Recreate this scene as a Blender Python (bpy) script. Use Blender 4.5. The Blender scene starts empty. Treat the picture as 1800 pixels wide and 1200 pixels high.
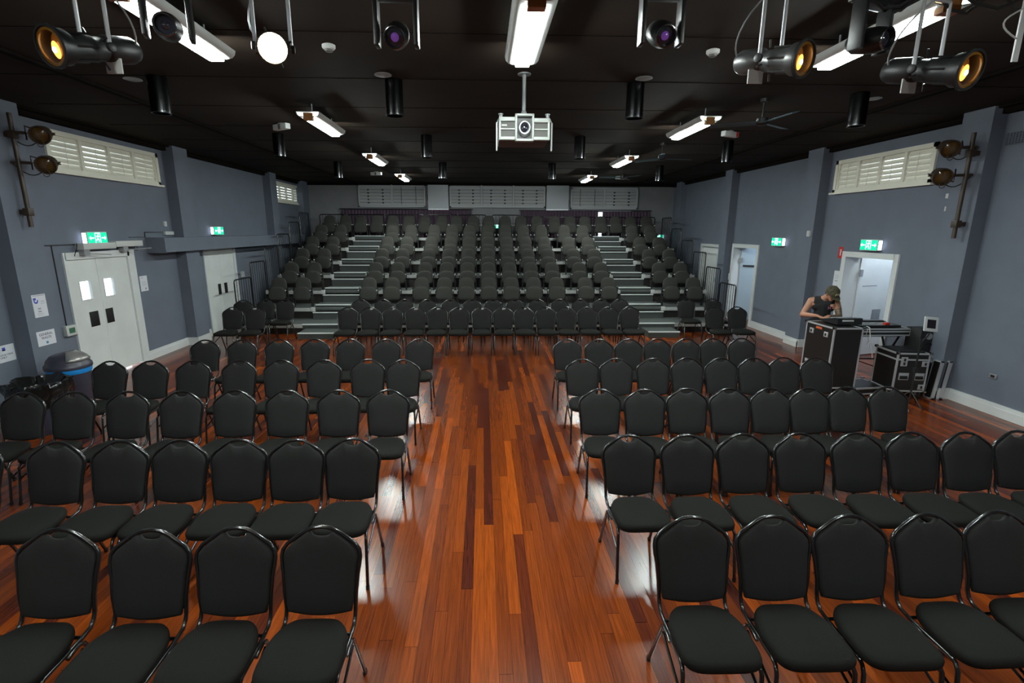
import bpy, bmesh, math, random
from mathutils import Vector, Matrix, Euler
random.seed(4)
PI = math.pi
R = math.radians
SC = bpy.context.scene
COL = SC.collection

# ------------------------------------------------------------ camera
CAM_H = 2.5
cam_d = bpy.data.cameras.new('camera'); cam = bpy.data.objects.new('camera', cam_d); COL.objects.link(cam)
cam_d.sensor_width = 36; cam_d.lens = 870 / 1800 * 36; cam_d.shift_x = 21 / 1800
cam_d.clip_start = 0.05
cam.matrix_world = (Matrix.Translation((0, 0, CAM_H)) @ Matrix.Rotation(R(-2.0), 4, 'Z')
                    @ Matrix.Rotation(R(90 - 12.7), 4, 'X') @ Matrix.Rotation(R(0.17), 4, 'Z'))
SC.camera = cam

# ------------------------------------------------------------ materials
def mat(name, col, rough=0.6, metal=0.0, noise=0.0, nscale=20, bump=0.0, bscale=60, coat=0.0, emit=None, estr=0.0, spec=0.5, trans=0.0, alpha=1.0):
    m = bpy.data.materials.new(name); m.use_nodes = True
    nt = m.node_tree; b = nt.nodes['Principled BSDF']
    b.inputs['Base Color'].default_value = (*col, 1)
    b.inputs['Roughness'].default_value = rough
    b.inputs['Metallic'].default_value = metal
    b.inputs['Specular IOR Level'].default_value = spec
    b.inputs['Coat Weight'].default_value = coat
    b.inputs['Coat Roughness'].default_value = 0.12
    b.inputs['Transmission Weight'].default_value = trans
    if emit:
        b.inputs['Emission Color'].default_value = (*emit, 1); b.inputs['Emission Strength'].default_value = estr
    tc = nt.nodes.new('ShaderNodeTexCoord')
    if noise > 0:
        n = nt.nodes.new('ShaderNodeTexNoise'); n.inputs['Scale'].default_value = nscale; n.inputs['Detail'].default_value = 4
        nt.links.new(tc.outputs['Object'], n.inputs['Vector'])
        r = nt.nodes.new('ShaderNodeMapRange'); r.inputs['From Min'].default_value = 0.3; r.inputs['From Max'].default_value = 0.7
        r.inputs['To Min'].default_value = 1 - noise; r.inputs['To Max'].default_value = 1 + noise
        nt.links.new(n.outputs['Fac'], r.inputs['Value'])
        v = nt.nodes.new('ShaderNodeVectorMath'); v.operation = 'SCALE'; v.inputs[0].default_value = col
        nt.links.new(r.outputs['Result'], v.inputs['Scale']); nt.links.new(v.outputs['Vector'], b.inputs['Base Color'])
    if bump > 0:
        n2 = nt.nodes.new('ShaderNodeTexNoise'); n2.inputs['Scale'].default_value = bscale; n2.inputs['Detail'].default_value = 3
        nt.links.new(tc.outputs['Object'], n2.inputs['Vector'])
        bp = nt.nodes.new('ShaderNodeBump'); bp.inputs['Strength'].default_value = bump; bp.inputs['Distance'].default_value = 0.01
        nt.links.new(n2.outputs['Fac'], bp.inputs['Height']); nt.links.new(bp.outputs['Normal'], b.inputs['Normal'])
    return m

def floor_material():
    m = bpy.data.materials.new('polished timber boards'); m.use_nodes = True
    nt = m.node_tree; b = nt.nodes['Principled BSDF']; N = nt.nodes.new; L = nt.links.new
    tc = N('ShaderNodeTexCoord'); sp = N('ShaderNodeSeparateXYZ'); L(tc.outputs['Object'], sp.inputs[0])
    def math_(op, a, bb=None):
        n = N('ShaderNodeMath'); n.operation = op
        for i, q in enumerate((a, bb)):
            if q is None: continue
            if isinstance(q, (int, float)): n.inputs[i].default_value = q
            else: L(q, n.inputs[i])
        return n.outputs[0]
    W = 0.082
    u = math_('DIVIDE', sp.outputs['X'], W); ui = math_('FLOOR', u); uf = math_('FRACT', u)
    wn = N('ShaderNodeTexWhiteNoise'); wn.noise_dimensions = '1D'; L(ui, wn.inputs['W'])
    off = math_('MULTIPLY', wn.outputs['Value'], 9.7)
    v = math_('DIVIDE', math_('ADD', sp.outputs['Y'], off), 1.9); vi = math_('FLOOR', v); vf = math_('FRACT', v)
    cb = N('ShaderNodeCombineXYZ'); L(ui, cb.inputs[0]); L(vi, cb.inputs[1])
    w2 = N('ShaderNodeTexWhiteNoise'); w2.noise_dimensions = '2D'; L(cb.outputs[0], w2.inputs['Vector'])
    ramp = N('ShaderNodeValToRGB'); e = ramp.color_ramp.elements
    e[0].position = 0.0; e[0].color = (0.060, 0.011, 0.005, 1); e[1].position = 1.0; e[1].color = (0.31, 0.058, 0.006, 1)
    for p, c in ((0.13, (0.075, 0.013, 0.005, 1)), (0.30, (0.130, 0.024, 0.004, 1)), (0.68, (0.170, 0.032, 0.004, 1)), (0.88, (0.22, 0.043, 0.005, 1))):
        x = e.new(p); x.color = c
    L(w2.outputs['Value'], ramp.inputs['Fac'])
    mp = N('ShaderNodeMapping'); mp.inputs['Scale'].default_value = (60, 2.2, 1); L(tc.outputs['Object'], mp.inputs['Vector'])
    ad = N('ShaderNodeVectorMath'); ad.operation = 'ADD'; L(mp.outputs[0], ad.inputs[0]); L(w2.outputs['Color'], ad.inputs[1])
    gr = N('ShaderNodeTexNoise'); gr.inputs['Scale'].default_value = 1.6; gr.inputs['Detail'].default_value = 6; gr.inputs['Distortion'].default_value = 0.6; L(ad.outputs[0], gr.inputs['Vector'])
    mr = N('ShaderNodeMapRange'); mr.inputs['From Min'].default_value = 0.25; mr.inputs['From Max'].default_value = 0.75; mr.inputs['To Min'].default_value = 0.62; mr.inputs['To Max'].default_value = 1.35
    L(gr.outputs['Fac'], mr.inputs['Value'])
    # thin dark joints between boards
    ju = math_('LESS_THAN', math_('ABSOLUTE', math_('SUBTRACT', uf, 0.5)), 0.485)
    jv = math_('LESS_THAN', math_('ABSOLUTE', math_('SUBTRACT', vf, 0.5)), 0.4988)
    j = math_('ADD', math_('MULTIPLY', math_('MULTIPLY', ju, jv), 0.55), 0.45)
    sc = N('ShaderNodeVectorMath'); sc.operation = 'SCALE'; L(ramp.outputs['Color'], sc.inputs[0]); L(math_('MULTIPLY', mr.outputs[0], j), sc.inputs['Scale'])
    L(sc.outputs['Vector'], b.inputs['Base Color'])
    sn = N('ShaderNodeTexNoise'); sn.inputs['Scale'].default_value = 2.5; sn.inputs['Detail'].default_value = 5; L(tc.outputs['Object'], sn.inputs['Vector'])
    rr = N('ShaderNodeMapRange'); rr.inputs['To Min'].default_value = 0.20; rr.inputs['To Max'].default_value = 0.262; L(sn.outputs['Fac'], rr.inputs['Value'])
    L(rr.outputs[0], b.inputs['Roughness'])
    b.inputs['Coat Weight'].default_value = 0.0; b.inputs['Specular IOR Level'].default_value = 0.42
    bp = N('ShaderNodeBump'); bp.inputs['Strength'].default_value = 0.02; bp.inputs['Distance'].default_value = 0.002
    bn = N('ShaderNodeTexNoise'); bn.inputs['Scale'].default_value = 5; bn.inputs['Detail'].default_value = 3; L(tc.outputs['Object'], bn.inputs['Vector'])
    return m

M = {}
M['floor'] = floor_material()
M['wall'] = mat('blue grey wall paint', (0.128, 0.146, 0.185), 0.75, noise=0.05, nscale=3, bump=0.12, bscale=35)
M['ceiling'] = mat('dark brown ceiling paint', (0.018, 0.0105, 0.0065), 0.85, noise=0.2, nscale=2, spec=0.2)
M['cornice'] = mat('black cornice paint', (0.008, 0.006, 0.005), 0.9, spec=0.05)
M['white'] = mat('white gloss paint', (0.62, 0.64, 0.64), 0.4, noise=0.03, nscale=4)
M['door_white'] = mat('white door paint', (0.64, 0.66, 0.65), 0.45, noise=0.06, nscale=2.5)
M['cream'] = mat('cream shutter paint', (0.72, 0.70, 0.60), 0.5)
M['grey_shutter'] = mat('pale grey shutter paint', (0.46, 0.47, 0.48), 0.5)
M['board_grey'] = mat('pale grey board', (0.50, 0.52, 0.55), 0.7)
M['back_wall'] = mat('back wall paint', (0.22, 0.215, 0.23), 0.8, noise=0.05, nscale=3)
M['corridor'] = mat('pale blue corridor paint', (0.42, 0.52, 0.62), 0.7)
M['fabric'] = mat('black woven upholstery', (0.0125, 0.0122, 0.0120), 0.85, noise=0.25, nscale=260, bump=0.25, bscale=380, spec=0.35)
M['tip_fabric'] = mat('grey woven upholstery', (0.038, 0.037, 0.033), 0.9, noise=0.12, nscale=150, bump=0.15, bscale=250, spec=0.3)
M['seat_fabric'] = mat('charcoal woven upholstery', (0.0072, 0.0072, 0.0062), 0.9, noise=0.2, nscale=240, bump=0.3, bscale=350, spec=0.22)
M['frame'] = mat('black powder coated steel', (0.008, 0.008, 0.008), 0.22, spec=0.6, coat=0.5)
M['black'] = mat('matt black metal', (0.012, 0.012, 0.013), 0.45)
M['black_plastic'] = mat('black plastic', (0.010, 0.010, 0.011), 0.35)
M['rubber'] = mat('black rubber', (0.008, 0.008, 0.008), 0.8)
M['grey_metal'] = mat('grey painted metal', (0.30, 0.31, 0.32), 0.4, metal=0.3)
M['alu'] = mat('brushed aluminium', (0.60, 0.61, 0.63), 0.45, metal=0.6)
M['gloss_black'] = mat('dark polished cylinder metal', (0.055, 0.055, 0.058), 0.22, metal=1.0)
M['chrome'] = mat('polished chrome', (0.30, 0.30, 0.31), 0.16, metal=1.0)
M['pale_plastic'] = mat('pale grey plastic', (0.52, 0.53, 0.52), 0.45)
M['proj'] = mat('pale green grey projector shell', (0.45, 0.48, 0.46), 0.35)
M['grille'] = mat('dark grey grille', (0.10, 0.095, 0.09), 0.6)
M['laminate'] = mat('black laminate panel', (0.011, 0.010, 0.010), 0.4, noise=0.2, nscale=40)
M['carpet'] = mat('charcoal step carpet', (0.060, 0.068, 0.064), 0.95, noise=0.2, nscale=120, bump=0.3, bscale=200)
M['nosing'] = mat('grey aluminium nosing', (0.70, 0.73, 0.73), 0.4, metal=0.0)
M['deck'] = mat('grey deck edge', (0.42, 0.42, 0.41), 0.6, noise=0.15, nscale=8)
M['dark_under'] = mat('dark riser board', (0.014, 0.011, 0.010), 0.7)
M['curtain'] = mat('plum curtain cloth', (0.075, 0.045, 0.072), 0.85, bump=0.1, bscale=80)
M['tube'] = mat('lit white diffuser', (0.9, 0.9, 0.9), 0.5, emit=(0.90, 1.0, 0.96), estr=178)
M['wing'] = mat('white enamel reflector', (0.55, 0.58, 0.57), 0.35)
M['amber_box'] = mat('brown ballast end', (0.35, 0.15, 0.04), 0.5)
M['exit_green'] = mat('lit green exit face', (0.0, 0.3, 0.15), 0.4, emit=(0.0, 0.72, 0.38), estr=1.1)
M['exit_white'] = mat('lit white exit pictogram', (0.8, 0.9, 0.9), 0.4, emit=(0.75, 1.0, 0.97), estr=2.2)
M['exit_side'] = mat('lit white exit lens', (0.8, 0.85, 1), 0.4, emit=(0.72, 0.82, 1.0), estr=5)
M['glass'] = mat('clear glass', (0.9, 0.95, 0.95), 0.02, trans=1.0)
M['lens'] = mat('coated lens glass', (0.02, 0.02, 0.03), 0.05, spec=0.9, coat=1)
M['lens_glint'] = mat('purple lens with painted glint', (0.10, 0.03, 0.20), 0.08, spec=0.9, emit=(0.28, 0.10, 0.5), estr=0.22)  # emission paints a small purple glint on the lens
M['lens_amber'] = mat('dark amber lens', (0.10, 0.035, 0.005), 0.12, emit=(1.0, 0.30, 0.04), estr=0.10, coat=1)  # weak emission stands in for a dim warm reflection in the glass
M['painted_reflection'] = mat('amber painted reflection', (0.4, 0.14, 0.02), 0.3, emit=(1.0, 0.42, 0.08), estr=2.6)
M['reflection_core'] = mat('bright reflection core', (1, 0.8, 0.5), 0.3, emit=(1.0, 0.8, 0.45), estr=5)
M['body_grey'] = mat('dark silver lamp body', (0.10, 0.10, 0.10), 0.35, metal=0.5)
M['lens_dull'] = mat('dull amber lens', (0.10, 0.055, 0.015), 0.12, coat=1)
M['lens_hot'] = mat('full power lamp lens', (1, 0.7, 0.4), 0.3, emit=(1.0, 0.62, 0.28), estr=260)
M['gel'] = mat('amber gel', (0.16, 0.07, 0.012), 0.25, coat=0.6)
M['skin'] = mat('skin', (0.40, 0.19, 0.12), 0.55, noise=0.08, nscale=30)
M['tattoo'] = mat('tattooed skin', (0.13, 0.085, 0.055), 0.55, noise=0.6, nscale=28)
M['shirt'] = mat('black cotton', (0.012, 0.012, 0.014), 0.9)
M['trouser'] = mat('dark trouser cloth', (0.015, 0.016, 0.020), 0.9)
M['cap'] = mat('olive camouflage cap cloth', (0.055, 0.047, 0.024), 0.9, noise=0.5, nscale=25)
M['beige'] = mat('beige patch', (0.45, 0.40, 0.22), 0.8)
M['hair'] = mat('dark brown hair', (0.02, 0.013, 0.01), 0.7)
M['paper'] = mat('white paper', (0.62, 0.63, 0.68), 0.6)
M['ink'] = mat('dark blue ink', (0.03, 0.035, 0.09), 0.6)
M['ink_blue'] = mat('bright blue ink', (0.05, 0.07, 0.42), 0.6)
M['ink_teal'] = mat('teal blue ink', (0.05, 0.22, 0.33), 0.6)
M['ink_grey'] = mat('pale grey ink', (0.30, 0.30, 0.34), 0.6)
M['ink_pink'] = mat('pink ink', (0.45, 0.12, 0.25), 0.6)
M['red'] = mat('red sign', (0.50, 0.025, 0.015), 0.4)
M['bin'] = mat('dark plum grey plastic', (0.035, 0.033, 0.052), 0.4)
M['bin_flap'] = mat('silver plastic flap', (0.30, 0.29, 0.28), 0.25, metal=0.5)
M['blue_bag'] = mat('bright blue bin liner', (0.01, 0.22, 0.60), 0.3)
M['black_bag'] = mat('glossy black bin liner', (0.008, 0.008, 0.008), 0.18, bump=0.3, bscale=25)
M['cable_white'] = mat('white cable', (0.55, 0.55, 0.53), 0.5)
M['screen'] = mat('dark screen glass', (0.012, 0.008, 0.012), 0.1)
M['orange'] = mat('orange red label', (0.5, 0.10, 0.03), 0.5)
M['socket_green'] = mat('green socket cover', (0.04, 0.13, 0.08), 0.5)
M['fan_blue'] = mat('steel fan blade', (0.10, 0.16, 0.19), 0.3, metal=0.6)
M['rust'] = mat('brown painted steel', (0.040, 0.024, 0.014), 0.45)
M['ground'] = mat('pale paving', (0.45, 0.47, 0.5), 0.8, noise=0.15, nscale=2)

# ------------------------------------------------------------ mesh helpers
class G:
    def __init__(s): s.v = []; s.f = []; s.sm = []
    def add(s, vs, fs, smooth=False):
        o = len(s.v); s.v += [tuple(p) for p in vs]
        for f in fs: s.f.append([i + o for i in f]); s.sm.append(smooth)
        return s
    def box(s, x0, x1, y0, y1, z0, z1, mtx=None):
        vs = [Vector(p) for p in ((x0, y0, z0), (x1, y0, z0), (x1, y1, z0), (x0, y1, z0), (x0, y0, z1), (x1, y0, z1), (x1, y1, z1), (x0, y1, z1))]
        if mtx is not None: vs = [mtx @ p for p in vs]
        return s.add(vs, [(0, 3, 2, 1), (4, 5, 6, 7), (0, 1, 5, 4), (1, 2, 6, 5), (2, 3, 7, 6), (3, 0, 4, 7)])
    def rbox(s, x0, x1, y0, y1, z0, z1, r=0.01, mtx=None):
        """box with chamfered edges"""
        bm = bmesh.new()
        vs = [bm.verts.new(p) for p in ((x0, y0, z0), (x1, y0, z0), (x1, y1, z0), (x0, y1, z0), (x0, y0, z1), (x1, y0, z1), (x1, y1, z1), (x0, y1, z1))]
        for f in [(0, 3, 2, 1), (4, 5, 6, 7), (0, 1, 5, 4), (1, 2, 6, 5), (2, 3, 7, 6), (3, 0, 4, 7)]: bm.faces.new([vs[i] for i in f])
        bmesh.ops.bevel(bm, geom=bm.edges[:], offset=r, segments=2, affect='EDGES', profile=0.6)
        bm.verts.index_update()
        pts = [v.co.copy() for v in bm.verts]
        if mtx is not None: pts = [mtx @ p for p in pts]
        s.add(pts, [[v.index for v in f.verts] for f in bm.faces], True); bm.free(); return s
    def tube(s, pts, r, seg=10, closed=False, r2=None, caps=True):
        pts = [Vector(p) for p in pts]; n = len(pts); rings = []
        up = None
        for i, p in enumerate(pts):
            if closed: t = (pts[(i + 1) % n] - pts[i - 1]).normalized()
            else: t = (pts[min(i + 1, n - 1)] - pts[max(i - 1, 0)]).normalized()
            if up is None:
                up = Vector((0, 0, 1)) if abs(t.z) < 0.9 else Vector((1, 0, 0))
            a = t.cross(up)
            if a.length < 1e-5: a = t.cross(Vector((0, 1, 0)))
            a.normalize(); b = a.cross(t).normalized(); up = b
            rr = r if r2 is None else r + (r2 - r) * i / max(1, n - 1)
            if isinstance(r, (list, tuple)): rr = r[i]
            rings.append([p + (a * math.cos(2 * PI * k / seg) + b * math.sin(2 * PI * k / seg)) * rr for k in range(seg)])
        vs = [q for ring in rings for q in ring]; fs = []
        m = n if closed else n - 1
        for i in range(m):
            for k in range(seg):
                a0 = i * seg + k; a1 = i * seg + (k + 1) % seg; j = (i + 1) % n
                fs.append((a0, a1, j * seg + (k + 1) % seg, j * seg + k))
        if caps and not closed:
            fs.append(tuple(range(seg))[::-1]); fs.append(tuple((n - 1) * seg + k for k in range(seg)))
        return s.add(vs, fs, True)
    def cyl(s, p0, p1, r, r2=None, seg=20):
        return s.tube([p0, p1], r, seg, r2=r2)
    def lathe(s, prof, mtx=None, seg=24, cap=True):
        """profile (r, z) round local z"""
        mtx = mtx or Matrix(); vs = []; fs = []; n = len(prof)
        for r, z in prof:
            for k in range(seg): vs.append(mtx @ Vector((r * math.cos(2 * PI * k / seg), r * math.sin(2 * PI * k / seg), z)))
        for i in range(n - 1):
            for k in range(seg): fs.append((i * seg + k, i * seg + (k + 1) % seg, (i + 1) * seg + (k + 1) % seg, (i + 1) * seg + k))
        if cap and prof[0][0] > 1e-6: fs.append(tuple(range(seg))[::-1])
        if cap and prof[-1][0] > 1e-6: fs.append(tuple((n - 1) * seg + k for k in range(seg)))
        return s.add(vs, fs, True)
    def pad(s, outline, mtx, t0, t1, bulge=0.01, inset=0.9, edge=0.25):
        """upholstered pad: outline in local xy, thickness from t0 to t1 in local z, puffed on both faces"""
        n = len(outline); cx = sum(p[0] for p in outline) / n; cy = sum(p[1] for p in outline) / n
        def ring(k, z): return [mtx @ Vector((cx + (x - cx) * k, cy + (y - cy) * k, z)) for x, y in outline]
        h = t1 - t0
        rings = [ring(0.55, t0 - bulge), ring(inset, t0 - bulge * 0.5), ring(0.975, t0 + h * edge * 0.3), ring(1, t0 + h * edge), ring(1, t1 - h * edge), ring(0.975, t1 - h * edge * 0.3), ring(inset, t1 + bulge * 0.5), ring(0.55, t1 + bulge)]
        vs = [p for r_ in rings for p in r_]; fs = []
        for i in range(len(rings) - 1):
            for k in range(n): fs.append((i * n + k, i * n + (k + 1) % n, (i + 1) * n + (k + 1) % n, (i + 1) * n + k))
        c0 = len(vs); vs.append(mtx @ Vector((cx, cy, t0 - bulge * 1.1))); vs.append(mtx @ Vector((cx, cy, t1 + bulge * 1.1)))
        for k in range(n):
            fs.append((k, c0, (k + 1) % n)); fs.append(((len(rings) - 1) * n + k, (len(rings) - 1) * n + (k + 1) % n, c0 + 1))
        return s.add(vs, fs, True)
    def prism(s, outline, mtx, t0, t1, smooth=False):
        n = len(outline); vs = [mtx @ Vector((x, y, t0)) for x, y in outline] + [mtx @ Vector((x, y, t1)) for x, y in outline]
        fs = [tuple(range(n))[::-1], tuple(range(n, 2 * n))] + [(k, (k + 1) % n, n + (k + 1) % n, n + k) for k in range(n)]
        return s.add(vs, fs, smooth)
    def mesh(s, name, m):
        me = bpy.data.meshes.new(name); me.from_pydata(s.v, [], s.f); me.materials.append(m)
        me.polygons.foreach_set('use_smooth', s.sm)
        bm = bmesh.new(); bm.from_mesh(me); bmesh.ops.recalc_face_normals(bm, faces=bm.faces[:]); bm.to_mesh(me); bm.free()
        try: me.set_sharp_from_angle(angle=R(50))
        except Exception: pass
        return me
    def build(s, name, m, parent=None, label=None):
        o = bpy.data.objects.new(name, s.mesh(name, m)); COL.objects.link(o)
        if parent is not None: o.parent = parent
        if label: o['label'] = label
        return o

def tag(o, label=None, cat=None, group=None, kind=None):
    if label: o['label'] = label
    if cat: o['category'] = cat
    if group: o['group'] = group
    if kind: o['kind'] = kind
    return o
def thing(name, loc, label, cat, group=None, rz=0.0):
    o = bpy.data.objects.new(name, None); o.empty_display_size = 0.1; COL.objects.link(o)
    o.location = loc; o.rotation_euler = (0, 0, rz)
    return tag(o, label, cat, group)
def struct(g, name, m, parent=None):
    o = g.build(name, m, parent)
    if parent is None: o['kind'] = 'structure'
    return o
def struct_empty(name, loc=(0, 0, 0)):
    o = bpy.data.objects.new(name, None); COL.objects.link(o); o.location = loc; o['kind'] = 'structure'; return o
def dup(root, loc, label, rz=None, group=None):
    r = root.copy(); COL.objects.link(r); r.location = loc
    if rz is not None: r.rotation_euler = (0, 0, rz)
    r['label'] = label
    if group: r['group'] = group
    for ch in list(root.children):
        c = ch.copy(); COL.objects.link(c); c.parent = r
        for g in list(ch.children):
            d = g.copy(); COL.objects.link(d); d.parent = c
    return r
def text_obj(name, body, size, m, mtx, parent=None, extr=0.0006):
    cu = bpy.data.curves.new(name + '_curve', 'FONT'); cu.body = body; cu.size = size; cu.align_x = 'CENTER'; cu.align_y = 'CENTER'; cu.extrude = extr
    to = bpy.data.objects.new(name + '_tmp', cu); COL.objects.link(to)
    bpy.context.view_layer.update()
    me = bpy.data.meshes.new_from_object(to.evaluated_get(bpy.context.evaluated_depsgraph_get()))
    bpy.data.objects.remove(to); bpy.data.curves.remove(cu)
    me.transform(mtx); me.materials.clear(); me.materials.append(m)
    o = bpy.data.objects.new(name, me); COL.objects.link(o)
    if parent is not None: o.parent = parent
    return o
ORD = ['first', 'second', 'third', 'fourth', 'fifth', 'sixth', 'seventh', 'eighth', 'ninth', 'tenth', 'eleventh', 'twelfth', 'thirteenth', 'fourteenth', 'fifteenth', 'sixteenth', 'seventeenth', 'eighteenth', 'nineteenth', 'twentieth', 'twenty-first', 'twenty-second']
def axis_m(o, d, up=(0, 0, 1)):
    """matrix whose local z points along d"""
    z = Vector(d).normalized(); x = Vector(up).cross(z)
    if x.length < 1e-4: x = Vector((1, 0, 0))
    x.normalize(); y = z.cross(x)
    return Matrix.Translation(Vector(o)) @ Matrix((x, y, z)).transposed().to_4x4()

# ------------------------------------------------------------ room shell
XL, XR, YB, YN, ZC = -6.52, 7.12, 18.9, -3.0, 4.15
struct(G().box(XL - .3, XR + .3, YN - .3, YB + .3, -0.1, 0), 'floor', M['floor'])
struct(G().box(XL - .3, XR + .3, YN - .3, YB + .3, ZC, ZC + .12), 'ceiling', M['ceiling'])
g = G()
for k in range(1, 16): g.box(XL + .5, XR - .5, -2 + k * 1.35, -1.994 + k * 1.35, ZC - .004, ZC)
struct(g, 'trim_1', M['cornice'])
def wall_x(x0, x1, y0, y1, z0, z1, holes):
    """wall slab between x0 and x1 running in y with rectangular holes (ya, yb, za, zb)"""
    g = G(); hs = sorted(holes); y = y0
    for ya, yb, za, zb in hs:
        if ya > y: g.box(x0, x1, y, ya, z0, z1)
        if za > z0: g.box(x0, x1, ya, yb, z0, za)
        if zb < z1: g.box(x0, x1, ya, yb, zb, z1)
        y = yb
    g.box(x0, x1, y, y1, z0, z1); return g
# wall openings, as y0, y1, z0, z1
WL1 = (8.05, 10.68, 3.36, 3.96); WL2 = (16.2, 18.55, 3.36, 3.98); DL1 = (8.02, 9.45, 0, 2.03); DL2 = (11.95, 13.35, 0, 2.03)
WR1 = (7.95, 10.22, 3.25, 3.86); DR1 = (8.40, 9.58, 0, 2.02); DR2 = (12.8, 14.0, 0, 2.05); DR3 = (14.95, 16.1, 0, 2.02)
def merge_holes(*h): return list(h)
# left wall: the high window over the door shares part of the run, so it is built from stacked bands
g = wall_x(XL - .25, XL, YN, YB, 0, 2.6, [DL1, DL2]); g2 = wall_x(XL - .25, XL, YN, YB, 2.6, ZC, [WL1, WL2])
g.add(g2.v, g2.f); struct(g, 'wall_left', M['wall'])
g = wall_x(XR, XR + .25, YN, YB, 0, 2.6, [DR1, DR2, DR3]); g2 = wall_x(XR, XR + .25, YN, YB, 2.6, ZC, [WR1])
g.add(g2.v, g2.f); struct(g, 'wall_right', M['wall'])
# back wall with the daylight slot that shows between the curtains
g = G(); BW = (3.0, 5.6, 1.9, 3.20)
g.box(XL - .25, BW[0], YB, YB + .25, 0, ZC); g.box(BW[1], XR + .25, YB, YB + .25, 0, ZC)
g.box(BW[0], BW[1], YB, YB + .25, 0, BW[2]); g.box(BW[0], BW[1], YB, YB + .25, BW[3], ZC)
struct(g, 'wall_back', M['back_wall'])
struct(G().box(XL - .25, XR + .25, YN - .25, YN, 0, ZC), 'wall_front', M['wall'])
# pilasters
for k, (y0, y1) in enumerate([(6.95, 7.46), (10.9, 11.4), (15.6, 16.05)]):
    struct(G().box(XL, XL + .22, y0, y1, 0, ZC), 'trim_%d' % (2 + k), M['wall'])
for k, (y0, y1) in enumerate([(6.97, 7.42), (10.4, 10.88), (14.15, 14.55), (17.75, 18.2)]):
    struct(G().box(XR - .2, XR, y0, y1, 0, ZC), 'trim_%d' % (5 + k), M['wall'])
struct(G().box(XL, XL + .22, 18.3, 18.9, 0, ZC), 'trim_9', M['wall'])
# cornices and the two long ceiling seams
struct(G().box(XL, XL + .09, YN, YB, ZC - .10, ZC).box(XL, XL + .16, YN, YB, ZC - .03, ZC), 'trim_10', M['cornice'])
struct(G().box(XR - .09, XR, YN, YB, ZC - .10, ZC).box(XR - .16, XR, YN, YB, ZC - .03, ZC), 'trim_11', M['cornice'])
struct(G().box(-4.56, -4.48, YN, YB, ZC - .03, ZC), 'trim_12', M['cornice'])
struct(G().box(5.44, 5.52, YN, YB, ZC - .03, ZC), 'trim_13', M['cornice'])
struct(G().box(XL + .1, XR - .1, YB - .1, YB, ZC - .09, ZC), 'trim_14', M['cornice'])
# baseboards following the pilasters
def base_run(pts, name, side):
    g = G(); t = .022 * side
    for a, b in zip(pts, pts[1:]):
        x0, x1 = sorted((a[0], b[0])); y0, y1 = sorted((a[1], b[1]))
        if abs(a[0] - b[0]) < 1e-6:
            xa, xb = sorted((a[0], a[0] + t)); g.box(xa, xb, y0, y1, 0, .17); xa, xb = sorted((a[0], a[0] + t * 1.5)); g.box(xa, xb, y0, y1, 0, .12)
        else: g.box(x0, x1 + (.03 if side > 0 else 0), a[1] - .022 if b[1] == a[1] else y0, a[1], 0, .17)
    struct(g, name, M['white'])
base_run([(XL, -3), (XL, 6.95), (XL + .22, 6.95), (XL + .22, 7.46), (XL, 7.46), (XL, 7.97)], 'baseboard_left', 1)
base_run([(XL, 9.55), (XL, 10.9), (XL + .22, 10.9), (XL + .22, 11.4), (XL, 11.4), (XL, 11.85)], 'baseboard_left.001', 1)
base_run([(XR, -3), (XR, 6.97), (XR - .2, 6.97), (XR - .2, 7.42), (XR, 7.42), (XR, 8.35)], 'baseboard_right', -1)
base_run([(XR, 9.68), (XR, 10.4), (XR - .2, 10.4), (XR - .2, 10.88), (XR, 10.88), (XR, 12.7)], 'baseboard_right.001', -1)

# bulkhead duct on the left wall
tag(G().box(XL, XL + .34, 10.02, 17.9, 2.05, 2.33).box(XL, XL + .36, 10.0, 10.02, 2.04, 2.34).build('bulkhead_duct', M['wall']),
    'long boxed bulkhead painted blue grey, running along the left wall above the far door', 'duct')

# high windows with louvre shutters
def shutter_window(name, xw, side, y0, y1, z0, z1, panels, m, open_=(0.5,)):
    """side +1: wall is at the left (room towards +x)"""
    e = struct_empty(name); fx = lambda a, b: sorted((xw + side * a, xw + side * b))
    g = G(); w = .07
    a, b = fx(-.10, .035)
    g.box(a, b, y0, y1, z0, z0 + w * .8).box(a, b, y0, y1, z1 - w, z1).box(a, b, y0, y0 + w, z0, z1).box(a, b, y1 - w, y1, z0, z1)
    a, b = fx(-.10, .075); g.box(a, b, y0 - .04, y1 + .04, z0 - .035, z0)
    a, b = fx(-.04, .015)
    pw = (y1 - y0 - 2 * w) / panels
    for k in range(panels + 1):
        yy = y0 + w + pw * k; g.box(a, b, yy - .028, yy + .028, z0 + w * .8, z1 - w)
    g.build('window_frame', m, e)
    lo, hi = z0 + w * .8, z1 - w; n = 6; s = (hi - lo) / n
    for k in range(panels):
        ya, yb = y0 + w + pw * k + .03, y0 + w + pw * (k + 1) - .03; g = G(); tilt = open_[k % len(open_)]
        for q in range(n):
            zc = lo + s * (q + .5)
            mt = Matrix.Translation((xw - side * .02, (ya + yb) / 2, zc)) @ Matrix.Rotation(side * R(90 - tilt), 4, 'Y')
            g.rbox(-s * .53, s * .53, -(yb - ya) / 2, (yb - ya) / 2, -.005, .005, .003, mt)
        a, b = fx(.012, .018); g.box(a, b, (ya + yb) / 2 - .004, (ya + yb) / 2 + .004, lo + .02, hi - .02)
        g.build('louvre_panel', m, e)
    a, b = fx(-.19, -.185); G().box(a, b, y0, y1, z0, z1).build('pane', M['glass'], e)
    return e
shutter_window('window_1', XL, 1, *WL1, 4, M['cream'], (18, 26, 17, 16.5))
shutter_window('window_2', XL, 1, *WL2, 4, M['cream'], (34, 30, 32, 30))
shutter_window('window_3', XR, -1, *WR1, 4, M['cream'], (17, 27, 19, 16.5))

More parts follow.
